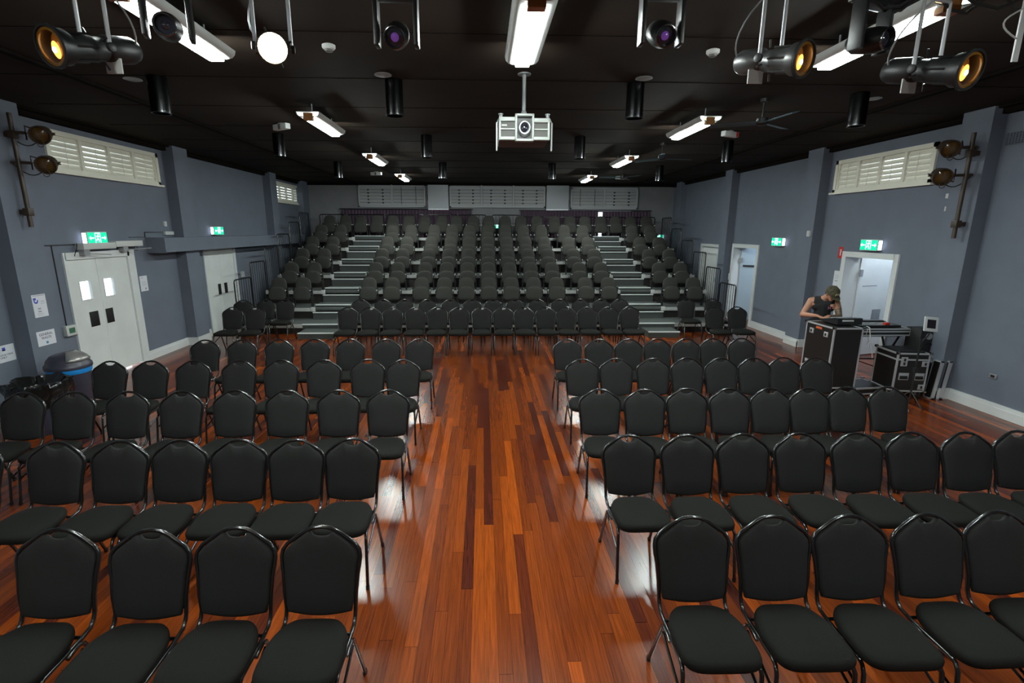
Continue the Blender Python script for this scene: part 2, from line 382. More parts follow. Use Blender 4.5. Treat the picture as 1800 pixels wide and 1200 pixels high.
# back wall shutter banks (closed, room side painted grey) and boards
def back_bank(name, x0, x1, z0, z1, panels, m, paired):
    e = struct_empty(name); g = G(); y = YB; w = .05
    g.box(x0, x1, y - .09, y, z0, z0 + w).box(x0, x1, y - .09, y, z1 - w, z1).box(x0, x0 + w, y - .09, y, z0, z1).box(x1 - w, x1, y - .09, y, z0, z1)
    pw = (x1 - x0) / panels
    for k in range(1, panels): g.box(x0 + pw * k - .03, x0 + pw * k + .03, y - .10, y, z0, z1)
    g.build('window_frame', m, e)
    n = 6; s = (z1 - z0 - 2 * w) / n
    for k in range(panels):
        g = G(); xa, xb = x0 + pw * k + .035, x0 + pw * (k + 1) - .035
        for q in range(n):
            zc = z0 + w + s * (q + .5)
            g.rbox(xa, xb, -.006, .006, -s * .49, s * .49, .003, Matrix.Translation((0, y - .05, zc)) @ Matrix.Rotation(R(-20), 4, 'X'))
        g.build('louvre_panel', m, e)
        for f in (.27, .73):
            g = G(); xx = xa + (xb - xa) * f
            if paired[k]:
                for q in range(1, n): g.box(xx - .012, xx + .045, y - .085, y - .062, z0 + w + s * q - .035, z0 + w + s * q + .012)
            else: g.box(xx - .008, xx + .008, y - .085, y - .07, z0 + .1, z1 - .06)
            g.build('latch', M['black'], e)
back_bank('window_4', -4.5, -2.08, 3.30, 4.08, 2, M['grey_shutter'], (1, 0))
back_bank('window_5', -1.2, 2.30, 3.30, 4.08, 3, M['grey_shutter'], (1, 1, 1))
back_bank('window_6', 3.24, 5.74, 3.26, 4.02, 2, M['grey_shutter'], (0, 1))
for x0, x1, lab in ((-1.98, -1.24, 'plain pale grey hanging board between the left and middle shutter banks'), (2.34, 3.16, 'plain pale grey hanging board between the middle and right shutter banks')):
    b = thing('hanging_board', ((x0 + x1) / 2, YB - .12, 3.24), lab, 'board', 'hanging boards on the back wall'); w = (x1 - x0) / 2
    G().rbox(-w, w, -.03, .0, 0, .84, .008).build('panel', M['board_grey'], b)
    G().box(-w, w, -.04, .01, -.03, 0).build('bottom_rail', M['alu'], b)
    G().box(-w - .03, -w, -.02, .12, .3, .5).box(w, w + .03, -.02, .12, .1, .34).build('bracket', M['black'], b)

# curtains on the back wall
def curtain(x0, x1, z0, z1, lab):
    n = int((x1 - x0) / .018); g = G(); vs = []; fs = []
    for i in range(n + 1):
        x = x0 + (x1 - x0) * i / n; a = .035 * math.sin(x * 2 * PI / .115) + .012 * math.sin(x * 9)
        for k, z in enumerate((z0, (z0 + z1) / 2, z1 - .06, z1)):
            kk = (1.15, 1.0, .6, .35)[k]; vs.append((x, YB - .10 + a * kk, z))
    for i in range(n):
        for k in range(3): fs.append((i * 4 + k, (i + 1) * 4 + k, (i + 1) * 4 + k + 1, i * 4 + k + 1))
    g.add(vs, fs, True)
    o = tag(g.build('curtain', M['curtain']), lab, 'curtain', 'curtains on the back wall')
    sm = o.modifiers.new('thick', 'SOLIDIFY'); sm.thickness = .006
curtain(-5.1, -.42, .2, 3.21, 'long dark plum curtain behind the top tier, left of the plain wall stretch')
curtain(1.42, 4.285, .2, 3.19, 'dark plum curtain left of the bright daylight gap on the back wall')
curtain(4.44, 6.2, .2, 3.17, 'dark plum curtain right of the bright daylight gap on the back wall')
for x0, x1, z, lab in ((-5.2, -.35, 3.235, 'black curtain rail above the long left curtain'), (1.35, 6.28, 3.205, 'black curtain rail above the two right curtains')):
    r = G().cyl((x0, YB - .10, z), (x1, YB - .10, z), .014, seg=10)
    for k in range(5): xx = x0 + (x1 - x0) * (k + .5) / 5; r.box(xx - .01, xx + .01, YB - .10, YB, z - .01, z + .01)
    tag(r.build('curtain_rail', M['black']), lab, 'rail', 'curtain rails')
e = struct_empty('window_7'); g = G(); x0, x1, z0, z1 = BW; y = YB
g.box(x0, x1, y + .02, y + .08, z0, z0 + .05).box(x0, x1, y + .02, y + .08, z1 - .05, z1).box(x0, x0 + .05, y + .02, y + .08, z0, z1).box(x1 - .05, x1, y + .02, y + .08, z0, z1)
g.build('window_frame', M['white'], e); G().box(x0, x1, y + .045, y + .05, z0, z1).build('pane', M['glass'], e)

# ------------------------------------------------------------ doors
def plate(g, x, y0, y1, z0, z1, side, t=.006):
    a, b = sorted((x, x + side * t)); g.box(a, b, y0, y1, z0, z1); return g
# left near double door with vision panels
e = struct_empty('door_1'); y0, y1, z1 = 8.02, 9.45, 2.03; x = XL
g = G(); g.box(x - .2, x + .03, y0 - .035, y0 + .012, 0, z1 + .10).box(x - .2, x + .03, y1 - .05, y1 + .13, 0, z1 + .10).box(x - .2, x + .03, y0, y1, z1 - .012, z1 + .10)
g.build('door_frame', M['white'], e)
ym = 8.66
for (a, b, wy) in ((y0, ym, (8.24, 8.47)), (ym, y1 - .045, (8.76, 8.99))):
    g = G(); xa, xb = x - .045, x - .002; wz0, wz1 = 1.36, 1.66
    g.box(xa, xb, a + .006, wy[0], .03, 2.02).box(xa, xb, wy[1], b - .006, .03, 2.02).box(xa, xb, wy[0], wy[1], .03, wz0).box(xa, xb, wy[0], wy[1], wz1, 2.02)
    leaf = g.build('door_leaf', M['door_white'], e)
    G().box(xa + .02, xa + .024, wy[0], wy[1], wz0, wz1).build('pane', M['glass'], leaf)
    f = G(); w = .012
    f.box(xb, xb + .008, wy[0] - w, wy[1] + w, wz0 - w, wz0).box(xb, xb + .008, wy[0] - w, wy[1] + w, wz1, wz1 + w).box(xb, xb + .008, wy[0] - w, wy[0], wz0, wz1).box(xb, xb + .008, wy[1], wy[1] + w, wz0, wz1)
    f.build('glazing_bead', M['door_white'], leaf)
    py = (8.33, 8.52) if a == y0 else (8.66 + .03, 8.66 + .20)
    G().rbox(xb, xb + .008, py[0], py[1], .90, 1.15, .003).build('push_plate', M['black'], leaf, 'dark push plate')
# door closer track above
t = thing('door_closer', (XL, 8.9, 2.17), 'long grey door closer housing with cables above the near left double doors', 'door closer')
G().rbox(.0, .14, -.62, .10, .0, .10, .008).rbox(.0, .14, .11, .80, .02, .12, .008).build('housing', M['pale_plastic'], t)
G().cyl((.10, -.52, -.06), (.16, -.08, -.10), .008).box(.02, .12, -.60, -.48, -.09, -.0).build('arm', M['grey_metal'], t)
G().cyl((.10, .36, -.04), (.28, .80, -.02), .008).box(.02, .12, .30, .42, -.07, .02).build('arm', M['grey_metal'], t)
G().tube([(.04 + .05 * math.sin(k * .6), -.62 - .10 * math.sin(k * .42), .10 - k * .035) for k in range(9)], .006, 6).tube([(.12, .62 + .05 * math.cos(k), -.02 - .04 * math.sin(k)) for k in range(7)], .006, 6).build('cable', M['rubber'], t)
# left far double door
e = struct_empty('door_2'); y0, y1 = 11.95, 13.35
G().box(x - .2, x + .025, y0 - .04, y0 + .012, 0, 2.05).box(x - .2, x + .025, y1 - .03, y1 + .07, 0, 2.05).box(x - .2, x + .025, y0 - .04, y1 + .07, 2.02, 2.05).build('door_frame', M['white'], e)
for a, b, py in ((y0, 12.62, (12.42, 12.55)), (12.62, y1, (12.72, 12.86))):
    leaf = G().box(x - .045, x - .0, a + .006, b - .006 - (.025 if b == y1 else 0), .02, 2.02).build('door_leaf', M['door_white'], e)
    G().rbox(x - .0, x + .008, py[0], py[1], .92, 1.18, .003).build('push_plate', M['black'], leaf, 'dark push plate')
# right doors
def frame_r(e, y0, y1, z1, w=.09):
    x = XR
    return G().box(x - .03, x + .28, y0 - w, y0 + .012, 0, z1 + w).box(x - .03, x + .28, y1 - .015, y1 + w, 0, z1 + w).box(x - .03, x + .28, y0, y1, z1 - .012, z1 + w).build('door_frame', M['white'], e)
e = struct_empty('door_3'); frame_r(e, 8.40, 9.58, 2.02)
mt = Matrix.Translation((XR + .29, 9.57, 0)) @ Matrix.Rotation(R(14), 4, 'Z')
leaf = G().box(0, .82, -.022, .022, .02, 2.0, mt).build('door_leaf', M['door_white'], e)
g = G().box(.48, .70, -.028, -.022, .62, .95, mt)
for k in range(7): g.box(.50, .68, -.034, -.028, .65 + k * .042, .668 + k * .042, mt)
g.build('vent', M['grey_metal'], leaf, 'grey vent grille')
G().box(-.02, .06, -.045, -.022, 1.62, 1.76, mt).build('hinge', M['grey_metal'], leaf)
G().cyl(mt @ Vector((.06, -.022, 1.72)), mt @ Vector((.06, -.024, 1.72)), .001).box(.12, .5, -.024, -.022, 1.42, 1.44, mt).build('faded_notice', M['ink_grey'], leaf)
e = struct_empty('door_4'); frame_r(e, 12.8, 14.0, 2.05)
mt = Matrix.Translation((XR + .20, 13.965, 0)) @ Matrix.Rotation(R(-38), 4, 'Z')
leaf = G().box(0, 1.05, -.022, .022, .02, 2.02, mt).build('door_leaf', M['corridor'], e)
G().box(.07, .36, -.03, -.022, 1.50, 1.555, mt).build('name_plate', M['black'], leaf, 'dark narrow name plate')
G().box(-.03, .05, -.05, -.022, 1.62, 1.76, mt).build('hinge', M['grey_metal'], leaf)
e = struct_empty('door_5'); frame_r(e, 14.95, 16.1, 2.02, .07)
leaf = G().box(XR + .05, XR + .09, 14.96, 16.09, .02, 2.0).build('door_leaf', M['door_white'], e)
G().rbox(XR + .03, XR + .05, 15.1, 15.95, 1.1, 1.85, .006).rbox(XR + .03, XR + .05, 15.1, 15.95, .2, .95, .006).build('raised_panel', M['door_white'], leaf)
G().rbox(XR + .0, XR + .05, 15.0, 15.06, .95, 1.1, .004).build('door_handle', M['chrome'], leaf)
# corridor behind the right wall
struct(G().box(XR + .25, 9.2, 7.6, 17.0, -.1, 0), 'floor.001', M['floor'])
struct(G().box(8.6, 8.8, 7.6, 17.0, 0, 2.9).box(XR + .25, 9.1, 7.5, 7.6, 0, 2.9).box(XR + .25, 9.1, 14.6, 14.7, 0, 2.9).box(XR + .25, 9.1, 10.9, 11.0, 0, 2.9), 'wall_corridor', M['corridor'])
struct(G().box(XR + .25, 9.1, 7.5, 17.0, 2.9, 3.0), 'ceiling.001', M['white'])
for k, (yy, lab) in enumerate(((9.3, 'lit ceiling panel in the room behind the near right door'), (12.9, 'lit ceiling panel in the room behind the middle right door'))):
    tag(G().box(7.7, 8.3, yy - .3, yy + .3, 2.86, 2.9).build('ceiling_panel_light', mat('room light panel %d' % k, (.9, .9, .9), .5, emit=(.82, .92, 1.0), estr=30)), lab, 'ceiling light')
# ground outside the left doors
struct(G().box(-14, XL - .25, -3, 22, -.25, -.15), 'floor.002', M['ground'])

# ------------------------------------------------------------ banquet chairs
def back_outline(n=11, w0=.172, ws=.196, z0=0.0, zs=.335, zt=.425, grow=0.0, notch=True):
    """outline of a crown back, x across, y up its length; bottom edge sags slightly"""
    pts = []
    for i in range(9):
        t = i / 8; pts.append((-w0 + 2 * w0 * t, z0 - .022 * math.sin(PI * t)))
    right = [(w0 + .010, z0 + .05), (w0 + .018, z0 + .14), (ws - .001, z0 + .23), (ws + .007, z0 + .29), (ws + .003, z0 + .322), (ws - .020, z0 + .352), (.130, zt - .036), (.090, zt - .006), (.074, zt + .006)]
    pts += right
    top = [(.060, zt + .002), (.046, zt - .014), (.026, zt - .021), (0, zt - .023), (-.026, zt - .021), (-.046, zt - .014), (-.060, zt + .002)] if notch else [(.03, zt), (0, zt), (-.03, zt)]
    pts += top + [(-a, b) for a, b in reversed(right)]
    return pts
def lean_m(y0, z0, ang):
    """local x across, local y up the leaning back, local z towards the rear"""
    a = R(ang); u = Vector((0, math.sin(a), math.cos(a))); n = Vector((0, math.cos(a), -math.sin(a)))
    return Matrix.Translation((0, y0, z0)) @ Matrix((Vector((1, 0, 0)), u, n)).transposed().to_4x4()
CH = thing('banquet_chair', (0, 0, 0), 'x', 'chair', 'banquet chairs')
so = []
for i in range(40):
    a = 2 * PI * i / 40; c, s_ = math.cos(a), math.sin(a); ex = .42
    px = math.copysign(abs(c) ** ex, c) * (.205 if s_ < 0 else .205 - .045 * s_); py = math.copysign(abs(s_) ** (ex if s_ < 0 else .62), s_) * .20
    so.append((px, py - .085))
G().pad(so, Matrix.Translation((0, 0, .405)) @ Matrix.Rotation(R(2), 4, 'X'), 0, .055, .010, .88, .35).build('seat', M['seat_fabric'], CH)
lm = lean_m(.155, .465, 15)
G().pad(back_outline(), lm, -.018, .018, .006, .92, .3).build('backrest', M['fabric'], CH)
fr = []
hw = .188
path = [(hw, -.20, .385), (hw, .06, .392), (hw, .125, .402), (hw, .155, .43), (hw, .172, .47)]
for px, py in [(.194, .10), (.202, .2), (.210, .25), (.214, .295), (.208, .332), (.184, .364), (.142, .394), (.098, .424), (.052, .446), (0, .453)]:
    q = lm @ Vector((px, py, 0)); path.append(tuple(q))
full = path + [(-p[0], p[1], p[2]) for p in reversed(path[:-1])]
G().tube(full, .0115, 8).tube([(-hw, -.19, .388), (hw, -.19, .388)], .010, 8).tube([(-hw, .07, .39), (hw, .07, .39)], .010, 8).build('back_frame', M['frame'], CH)
for sx in (-1, 1):
    G().tube([(sx * hw, -.17, .388), (sx * (hw + .006), -.215, .380), (sx * (hw + .010), -.238, .35), (sx * (hw + .016), -.29, .012)], .0115, 8).lathe([(.014, 0), (.015, .02), (.0125, .03)], Matrix.Translation((sx * (hw + .016), -.29, 0)), 10).build('leg', M['frame'], CH)
    G().tube([(sx * (hw + .008), -.05, .37), (sx * (hw + .012), .02, .388), (sx * (hw + .013), .055, .372), (sx * (hw + .018), .20, .012)], .0115, 8).lathe([(.014, 0), (.015, .02), (.0125, .03)], Matrix.Translation((sx * (hw + .018), .20, 0)), 10).build('leg', M['frame'], CH)
    G().tube([(sx * (hw + .012), .045, .345), (sx * (hw + .012), -.255, .235)], .008, 8).build('brace', M['frame'], CH)
first = [True]
def chair(xt, yt, label, group, rz=None):
    """xt, yt: where the crown of the back stands"""
    rz = R(random.uniform(-1.3, 1.3)) if rz is None else rz
    loc = (xt, yt - .268, 0)
    if first[0]:
        first[0] = False; CH.location = loc; CH.rotation_euler = (0, 0, rz); CH['label'] = label; CH['group'] = group; return CH
    return dup(CH, loc, label, rz, group)
rows = [
 ('front', 2.47, [-2.31, -1.81, -1.36, -.90], 2.49, [1.18, 1.65, 2.09, 2.56, 3.0]),
 ('second', 3.64, [-3.88, -3.27, -2.79, -2.35, -1.89, -1.45, -1.03], 3.64, [1.16, 1.62, 2.08, 2.55, 3.01, 3.47, 3.92, 4.37]),
 ('third', 4.86, [-4.58, -4.09, -3.57, -3.04, -2.52, -1.99, -1.47, -.97], 4.81, [1.19, 1.65, 2.10, 2.54, 2.97, 3.38, 3.80, 4.24]),
 ('fourth', 6.07, [-4.61, -4.11, -3.60, -3.04, -2.52, -1.99, -1.45, -1.01], 6.05, [1.25, 1.69, 2.16, 2.61, 3.04, 3.47, 3.87, 4.29]),
 ('fifth', 7.27, [-4.09, -3.56, -3.02, -2.50, -1.98, -1.44, -.95], 7.20, [1.26, 1.73, 2.18, 2.62, 3.05, 3.48, 3.92])]
for nm, yl, xl, yr, xr in rows:
    for i, xx in enumerate(sorted(xl, reverse=True)):
        chair(xx, yl + random.uniform(-.012, .012), 'black banquet chair, %s from the aisle in the %s row left of the aisle' % (ORD[i], nm), '%s row of banquet chairs left of the aisle' % nm)
    for i, xx in enumerate(xr):
        chair(xx, yr + random.uniform(-.012, .012), 'black banquet chair, %s from the aisle in the %s row right of the aisle' % (ORD[i], nm), '%s row of banquet chairs right of the aisle' % nm)
y6, y7 = 10.38, 11.60
for i, xx in enumerate([-2.83, -2.36, -1.90, -1.42, -.96, -.51, -.03, .43, .87, 1.33, 1.77, 2.22, 2.68, 3.13]):
    chair(xx, y6, 'black banquet chair, %s from left in the long row before the tiers' % ORD[i], 'long row of banquet chairs before the tiers')
for i, xx in enumerate([-2.85, -2.33, -1.83, -1.3, -.77, -.25, .24, .75, 1.29, 1.82, 2.31, 2.80, 3.25]):
    chair(xx, y7, 'black banquet chair, %s from left in the hindmost loose row, touching the tiers' % ORD[i], 'hindmost loose row of banquet chairs')
for xx, yy, lab in ((-5.24, 10.45, 'black banquet chair nearest the far left door, before the guard rails'), (-4.77, 10.45, 'black banquet chair left of the left steps, second from the left wall'),
                    (-5.53, 11.55, 'black banquet chair at the foot of the left guard rails, beside the wall'), (-5.05, 11.62, 'black banquet chair behind another, middle one left of the left steps'), (-4.60, 11.60, 'black banquet chair right beside the foot of the left steps')):
    chair(xx, yy, lab, 'banquet chairs left of the left steps')
for xx, yy, lab in ((4.96, 10.35, 'black banquet chair right of the right steps, in front of a pair'), (5.45, 10.35, 'black banquet chair nearest the open pale blue door on the right'),
                    (4.86, 11.62, 'black banquet chair right beside the foot of the right steps'), (5.50, 11.60, 'black banquet chair at the foot of the right guard rails')):
    chair(xx, yy, lab, 'banquet chairs right of the right steps')

# ------------------------------------------------------------ tiered platform
PY = [12.0, 12.85, 13.75, 14.65, 15.55, 16.45, 17.35]; PZ = [.23, .50, .84, 1.19, 1.53, 1.90, 2.22]
AL, AR = (-4.40, -3.38), (3.86, 4.78); PX0, PX1 = -5.95, 6.32
T = thing('tiered_platform', (0, 12, 0), 'dark stepped seating platform with grey edged tiers filling the hall end', 'platform')
for k in range(7):
    g = G(); y0 = PY[k] - 12; y1 = (PY[k + 1] if k < 6 else 18.45) - 12; z = PZ[k]
    g.box(PX0, PX1, y0 + .02, y1 + .1, z - .05, z); 
    tr = g.build('deck', M['carpet'], T)
    g = G()
    for xa, xb in ((PX0, AL[0]), (AL[1], AR[0]), (AR[1], PX1)): g.box(xa, xb, y0, y0 + .03, z - .075, z + .012)
    g.build('edge_rail', M['deck'], T)
    g = G()
    if k: 
        for xe in (AL[0], AR[1]): g.rbox(xe - .05, xe + .05, y0 - .012, y0 + .05, z - .08, z + .03, .006)
        g.build('edge_cap', M['pale_plastic'], T)
    g = G(); g.box(PX0 + .05, PX1 - .05, y0 + .06, y0 + .09, (PZ[k - 1] if k else 0), z - .05)
    for q in range(9): xx = PX0 + .4 + q * 1.42; g.box(xx, xx + .05, y0 + .03, y0 + .06, (PZ[k - 1] if k else 0), z - .05)
    g.build('riser', M['dark_under'], T)
def step(xa, xb, y, z0, z1, dep):
    G().box(xa, xb, y + .02, y + dep, z0, z1 - .004).build('step', M['carpet'], T)
    G().box(xa, xb, y, y + .055, z1 - .022, z1).build('step_nosing', M['nosing'], T)
for xa, xb in (AL, AR):
    step(xa + .08, xb - .08, 11.42 - 12, 0, .145, .6)
    step(xa, xb, -.02, .0, .25, .5)
    for k in range(1, 7):
        step(xa, xb, PY[k] - .06 - 12, PZ[k - 1], PZ[k] - .09, .28)
        step(xa, xb, PY[k] + .20 - 12, PZ[k] - .09, PZ[k] + .075, .42)
# ------------------------------------------------------------ tip-up seats
ST = thing('tip_up_seat', (0, 0, 0), 'x', 'seat', 'tip-up seats')
def dome(w, h, rt, n=10, rb=.05):
    pts = []
    for i in range(5): a = PI + (PI / 2) * i / 4; pts.append((-w + rb + rb * math.cos(a), rb + rb * math.sin(a)))
    for i in range(5): a = 1.5 * PI + (PI / 2) * i / 4; pts.append((w - rb + rb * math.cos(a), rb + rb * math.sin(a)))
    for i in range(n + 1): a = PI * i / n; c, s_ = math.cos(a), math.sin(a); pts.append((math.copysign(abs(c) ** .72, c) * w, h - rt + rt * abs(s_) ** .85))
    return pts
G().pad(dome(.205, .46, .23), lean_m(.05, .31, 12), -.030, .030, .010, .9, .3).build('backrest', M['tip_fabric'], ST)
G().pad(dome(.222, .36, .21, rb=.09), lean_m(-.085, .18, 9), -.035, .035, .014, .88, .3).build('seat_pad', M['tip_fabric'], ST)
for sx in (-1, 1):
    G().box(sx * .235 - .012, sx * .235 + .012, -.10, .10, .20, .27).box(sx * .235 - .015, sx * .235 + .015, -.06, .06, 0, .27).box(sx * .235 - .012, sx * .235 + .012, .02, .07, .27, .50).build('side_frame', M['black'], ST)
    G().rbox(sx * .238 - .016, sx * .238 + .016, -.10, .04, .43, .455, .006).build('armrest', M['black_plastic'], ST)
    G().rbox(sx * .238 - .014, sx * .238 + .014, -.115, -.098, .425, .455, .003).build('arm_cap', M['pale_plastic'], ST)
G().box(-.24, .24, -.03, .03, .18, .215).build('cross_beam', M['black'], ST)
xs_t = [-5.41, -4.77, -3.04, -2.42, -1.64, -1.03, -.44, .16, .76, 1.37, 1.98, 2.77, 3.40, 5.10, 5.73]
xs_top = [-5.41, -4.85, -4.31, -3.75, -3.18, -2.62, -2.06, -1.46, -.94, -.34, .21, .80, 1.36, 1.93, 2.57, 3.13, 3.67, 4.24, 4.78, 5.33, 5.90]
fs = True
for k in range(1, 7):
    xs = xs_top if k == 6 else xs_t
    cen = .19
    for i, xx in enumerate(xs):
        z = PZ[k]; y = PY[k] + .33; shrink = 1 - .004 * k
        loc = (cen + (xx - cen) * shrink, y, z)
        lab = 'dark folded tip-up seat, %s from left on the %s' % (ORD[i], 'topmost tier' if k == 6 else ORD[k - 1] + ' seat tier up')
        grp = 'tip-up seats on the %s' % ('topmost tier' if k == 6 else ORD[k - 1] + ' seat tier')
        if fs: fs = False; ST.location = loc; ST['label'] = lab; ST['group'] = grp
        else: dup(ST, loc, lab, 0.0, grp)
        
# ------------------------------------------------------------ guard rails
def guard(p, q, z0, z1, lab, grp, bars=6, low=True):
    """vertical loop frame from p to q (xy), feet at z0, top at z1"""
    p = Vector((p[0], p[1])); q = Vector((q[0], q[1])); d = q - p; L = d.length; ang = math.atan2(d.y, d.x)
    t = thing('guard_rail', (p.x, p.y, z0), lab, 'guard rail', grp, ang); h = z1 - z0; r = .07
    pts = [(0, 0, 0), (0, 0, h - r)] + [(r - r * math.cos(PI / 2 * i / 4), 0, h - r + r * math.sin(PI / 2 * i / 4)) for i in range(1, 5)]
    pts += [(L - r + r * math.sin(PI / 2 * i / 4), 0, h - r + r * math.cos(PI / 2 * i / 4)) for i in range(0, 5)] + [(L, 0, 0)]
    g = G().tube(pts, .017, 8)
    if low: g.tube([(0, 0, .12), (L, 0, .12)], .012, 8)
    g.build('frame', M['frame'], t)
    for k in range(bars):
        xx = L * (k + 1) / (bars + 1); G().tube([(xx, 0, .12), (xx, 0, h - .004)], .007, 6).build('bar', M['frame'], t)
    return t
topL = [1.30, 1.66, 2.02, 2.36, 2.72, 3.04]; topR = [1.15, 1.50, 1.88, 2.20, 2.55, 2.92]
for k in range(6):
    y0, y1 = PY[k] + .03 + .06 * k, PY[k] + .87 + .06 * k
    guard((-5.98, y0 + .1), (-5.98, y1 + .12), max(0, PZ[k] - .10), topL[k], 'black barred guard rail on the left platform side, %s up from the floor' % ORD[k], 'guard rails up the left side of the tiers')
    guard((6.36, y0 + .2), (6.36, y1 + .2), max(0, PZ[k] - .10), topR[k], 'black barred guard rail on the right platform side, %s up from the floor' % ORD[k], 'guard rails up the right side of the tiers')
rx = [-5.8, -4.93, -4.8, -3.5, -3.4, -2.1, -2.0, -.9, -.85, .12, .34, 1.35, 1.45, 2.7, 2.8, 4.1, 4.2, 5.2, 5.35, 6.28]
for i in range(0, len(rx), 2):
    guard((rx[i], 18.38), (rx[i + 1], 18.38), PZ[6], 3.02 if rx[i] < 1 else 2.96, 'black guard rail behind the topmost tier, %s from the left' % ORD[i // 2], 'guard rails behind the topmost tier', 7)

# ------------------------------------------------------------ ceiling lights
FL = thing('batten_light', (0, 0, 0), 'x', 'ceiling light', 'fluorescent batten lights')
prof = [(-.155, .062), (-.146, .030), (-.122, .006), (-.085, -.002), (-.058, -.002), (-.058, .006), (-.118, .014), (-.138, .034), (-.147, .064)]
g = G()
mt = Matrix(((1, 0, 0, 0), (0, 0, 1, 0), (0, 1, 0, 0), (0, 0, 0, 1)))
for sx in (-1, 1): g.prism([(sx * a, b) for a, b in prof], mt, -.64, .64, True)
g.box(-.14, .14, -.64, .64, .058, .066)
g.build('reflector', M['wing'], FL)
G().rbox(-.062, .062, -.56, .62, -.030, .02, .012).build('diffuser', M['tube'], FL)
G().box(-.06, .06, -.64, -.565, -.04, .05).build('ballast_end', M['amber_box'], FL)
G().cyl((0, -.45, .06), (0, -.45, .20), .008).build('hanger', M['grey_metal'], FL); G().cyl((0, .45, .06), (0, .45, .20), .008).build('hanger', M['grey_metal'], FL)
ff = True
cols = {-2.3: 'left', .36: 'middle', 3.1: 'right'}
for x in (-2.3, 3.1):
    for i, y in enumerate((.6, 4.2, 7.75, 11.4, 15.2)):
        lab = 'lit white batten light in the %s ceiling line, %s' % (cols[x], ['above the camera', 'nearest in view', 'second in view', 'third in view', 'farthest'][i])
        if ff: ff = False; FL.location = (x, y, 3.95); FL['label'] = lab
        else: dup(FL, (x, y, 3.95), lab)
dup(FL, (.36, 4.24, 3.95), 'large lit white batten light above the projector in the picture middle')

# cylinder downlights with their small ceiling plates
CY = thing('cylinder_downlight', (0, 0, 0), 'x', 'downlight', 'cylinder downlights')
G().lathe([(.098, .38), (.100, .37), (.100, .0), (.088, .0), (.085, .06), (.03, .20)], seg=28).build('housing', M['gloss_black'], CY)
G().lathe([(.1015, .004), (.1015, .016), (.090, .016), (.088, .002)], seg=28, cap=False).build('rim', M['chrome'], CY)
fc = True
for j, y in enumerate((6.15, 9.5, 13.2)):
    for i, x in enumerate((-3.62, -1.0, 1.77, 4.65)):
        lab = 'black cylinder downlight, %s from left in the %s ceiling row' % (ORD[i], ['nearest', 'middle', 'farthest'][j])
        if fc: fc = False; CY.location = (x, y, ZC - .38); CY['label'] = lab
        else: dup(CY, (x, y + (.3 if i == 3 else 0), ZC - .38), lab)
for x, y, w in ((-3.94, 6.24, 'leftmost'), (-1.08, 5.95, 'second from left'), (1.80, 5.95, 'third from left'), (4.99, 6.67, 'rightmost')):
    tag(G().lathe([(.09, 0), (.095, -.006), (.07, -.014), (.0, -.015)], Matrix.Translation((x, y, ZC)), 20).build('ceiling_plate', M['grey_metal']), 'small round flush ceiling plate, %s of four' % w, 'ceiling plate', 'round ceiling plates')
def detector(x, y, lab, r=.06, m='pale_plastic'):
    t = thing('smoke_detector', (x, y, ZC), lab, 'detector')
    G().lathe([(r * .7, 0), (r, -.008), (r, -.03), (r * .75, -.045)], seg=20).build('base', M[m], t)
    G().lathe([(r * .62, -.045), (r * .55, -.062), (0, -.066)], seg=20).build('sensor', M['grille'], t)
detector(2.16, 5.04, 'small white smoke detector on the ceiling between middle and right lights')
detector(.38, 9.85, 'grey dome detector on the ceiling below the projector in view', .09)
detector(-1.4, 5.06, 'small smoke detector on the ceiling left of the middle light')
def em_light(x, y, rz, lab, red=False):
    t = thing('emergency_light', (x, y, ZC), lab, 'emergency light', 'emergency lights on the ceiling', R(rz))
    G().rbox(-.17, .17, -.045, .045, -.10, -.015, .012).box(-.05, .05, -.03, .03, -.02, 0).build('body', M['pale_plastic'], t)
    G().rbox(.10 if red else -.03, .16 if red else .03, -.047, .047, -.098, -.02, .004).build('indicator', M['red'] if red else M['grille'], t)
em_light(-3.2, 8.57, -35, 'white emergency light box on the ceiling by the left light line')
em_light(4.2, 8.82, 25, 'white emergency light with red end beside the right light line', True)
em_light(4.3, 16.0, 25, 'small emergency light with red end at the far right of the ceiling', True)
em_light(-3.1, 15.3, -20, 'pale emergency light on the far left ceiling near the last light')
# ceiling fans
def fan(x, y, a0, lab):
    t = thing('ceiling_fan', (x, y, ZC), lab, 'fan', 'ceiling fans')
    G().cyl((0, 0, 0), (0, 0, -.24), .012).lathe([(.05, 0), (.045, -.04), (.014, -.05)], seg=16).build('down_rod', M['black'], t)
    G().lathe([(.02, -.22), (.07, -.235), (.075, -.30), (.05, -.32), (0, -.325)], seg=20).build('motor', M['black'], t)
    for k in range(3):
        a = R(a0 + 120 * k); mt = Matrix.Translation((0, 0, -.29)) @ Matrix.Rotation(a, 4, 'Z') @ Matrix.Rotation(R(12), 4, 'X')
        G().box(.06, .62, -.055, .055, -.003, .003, mt).box(.04, .12, -.02, .02, -.006, .004, mt).build('blade', M['fan_blue'], t)
fan(3.62, 6.75, 35, 'dark three bladed ceiling fan right of the right light line')
fan(3.7, 13.6, 60, 'small distant ceiling fan near the right far light')
fan(3.5, 10.08, 10, 'dark distant ceiling fan between the right lights and downlights')

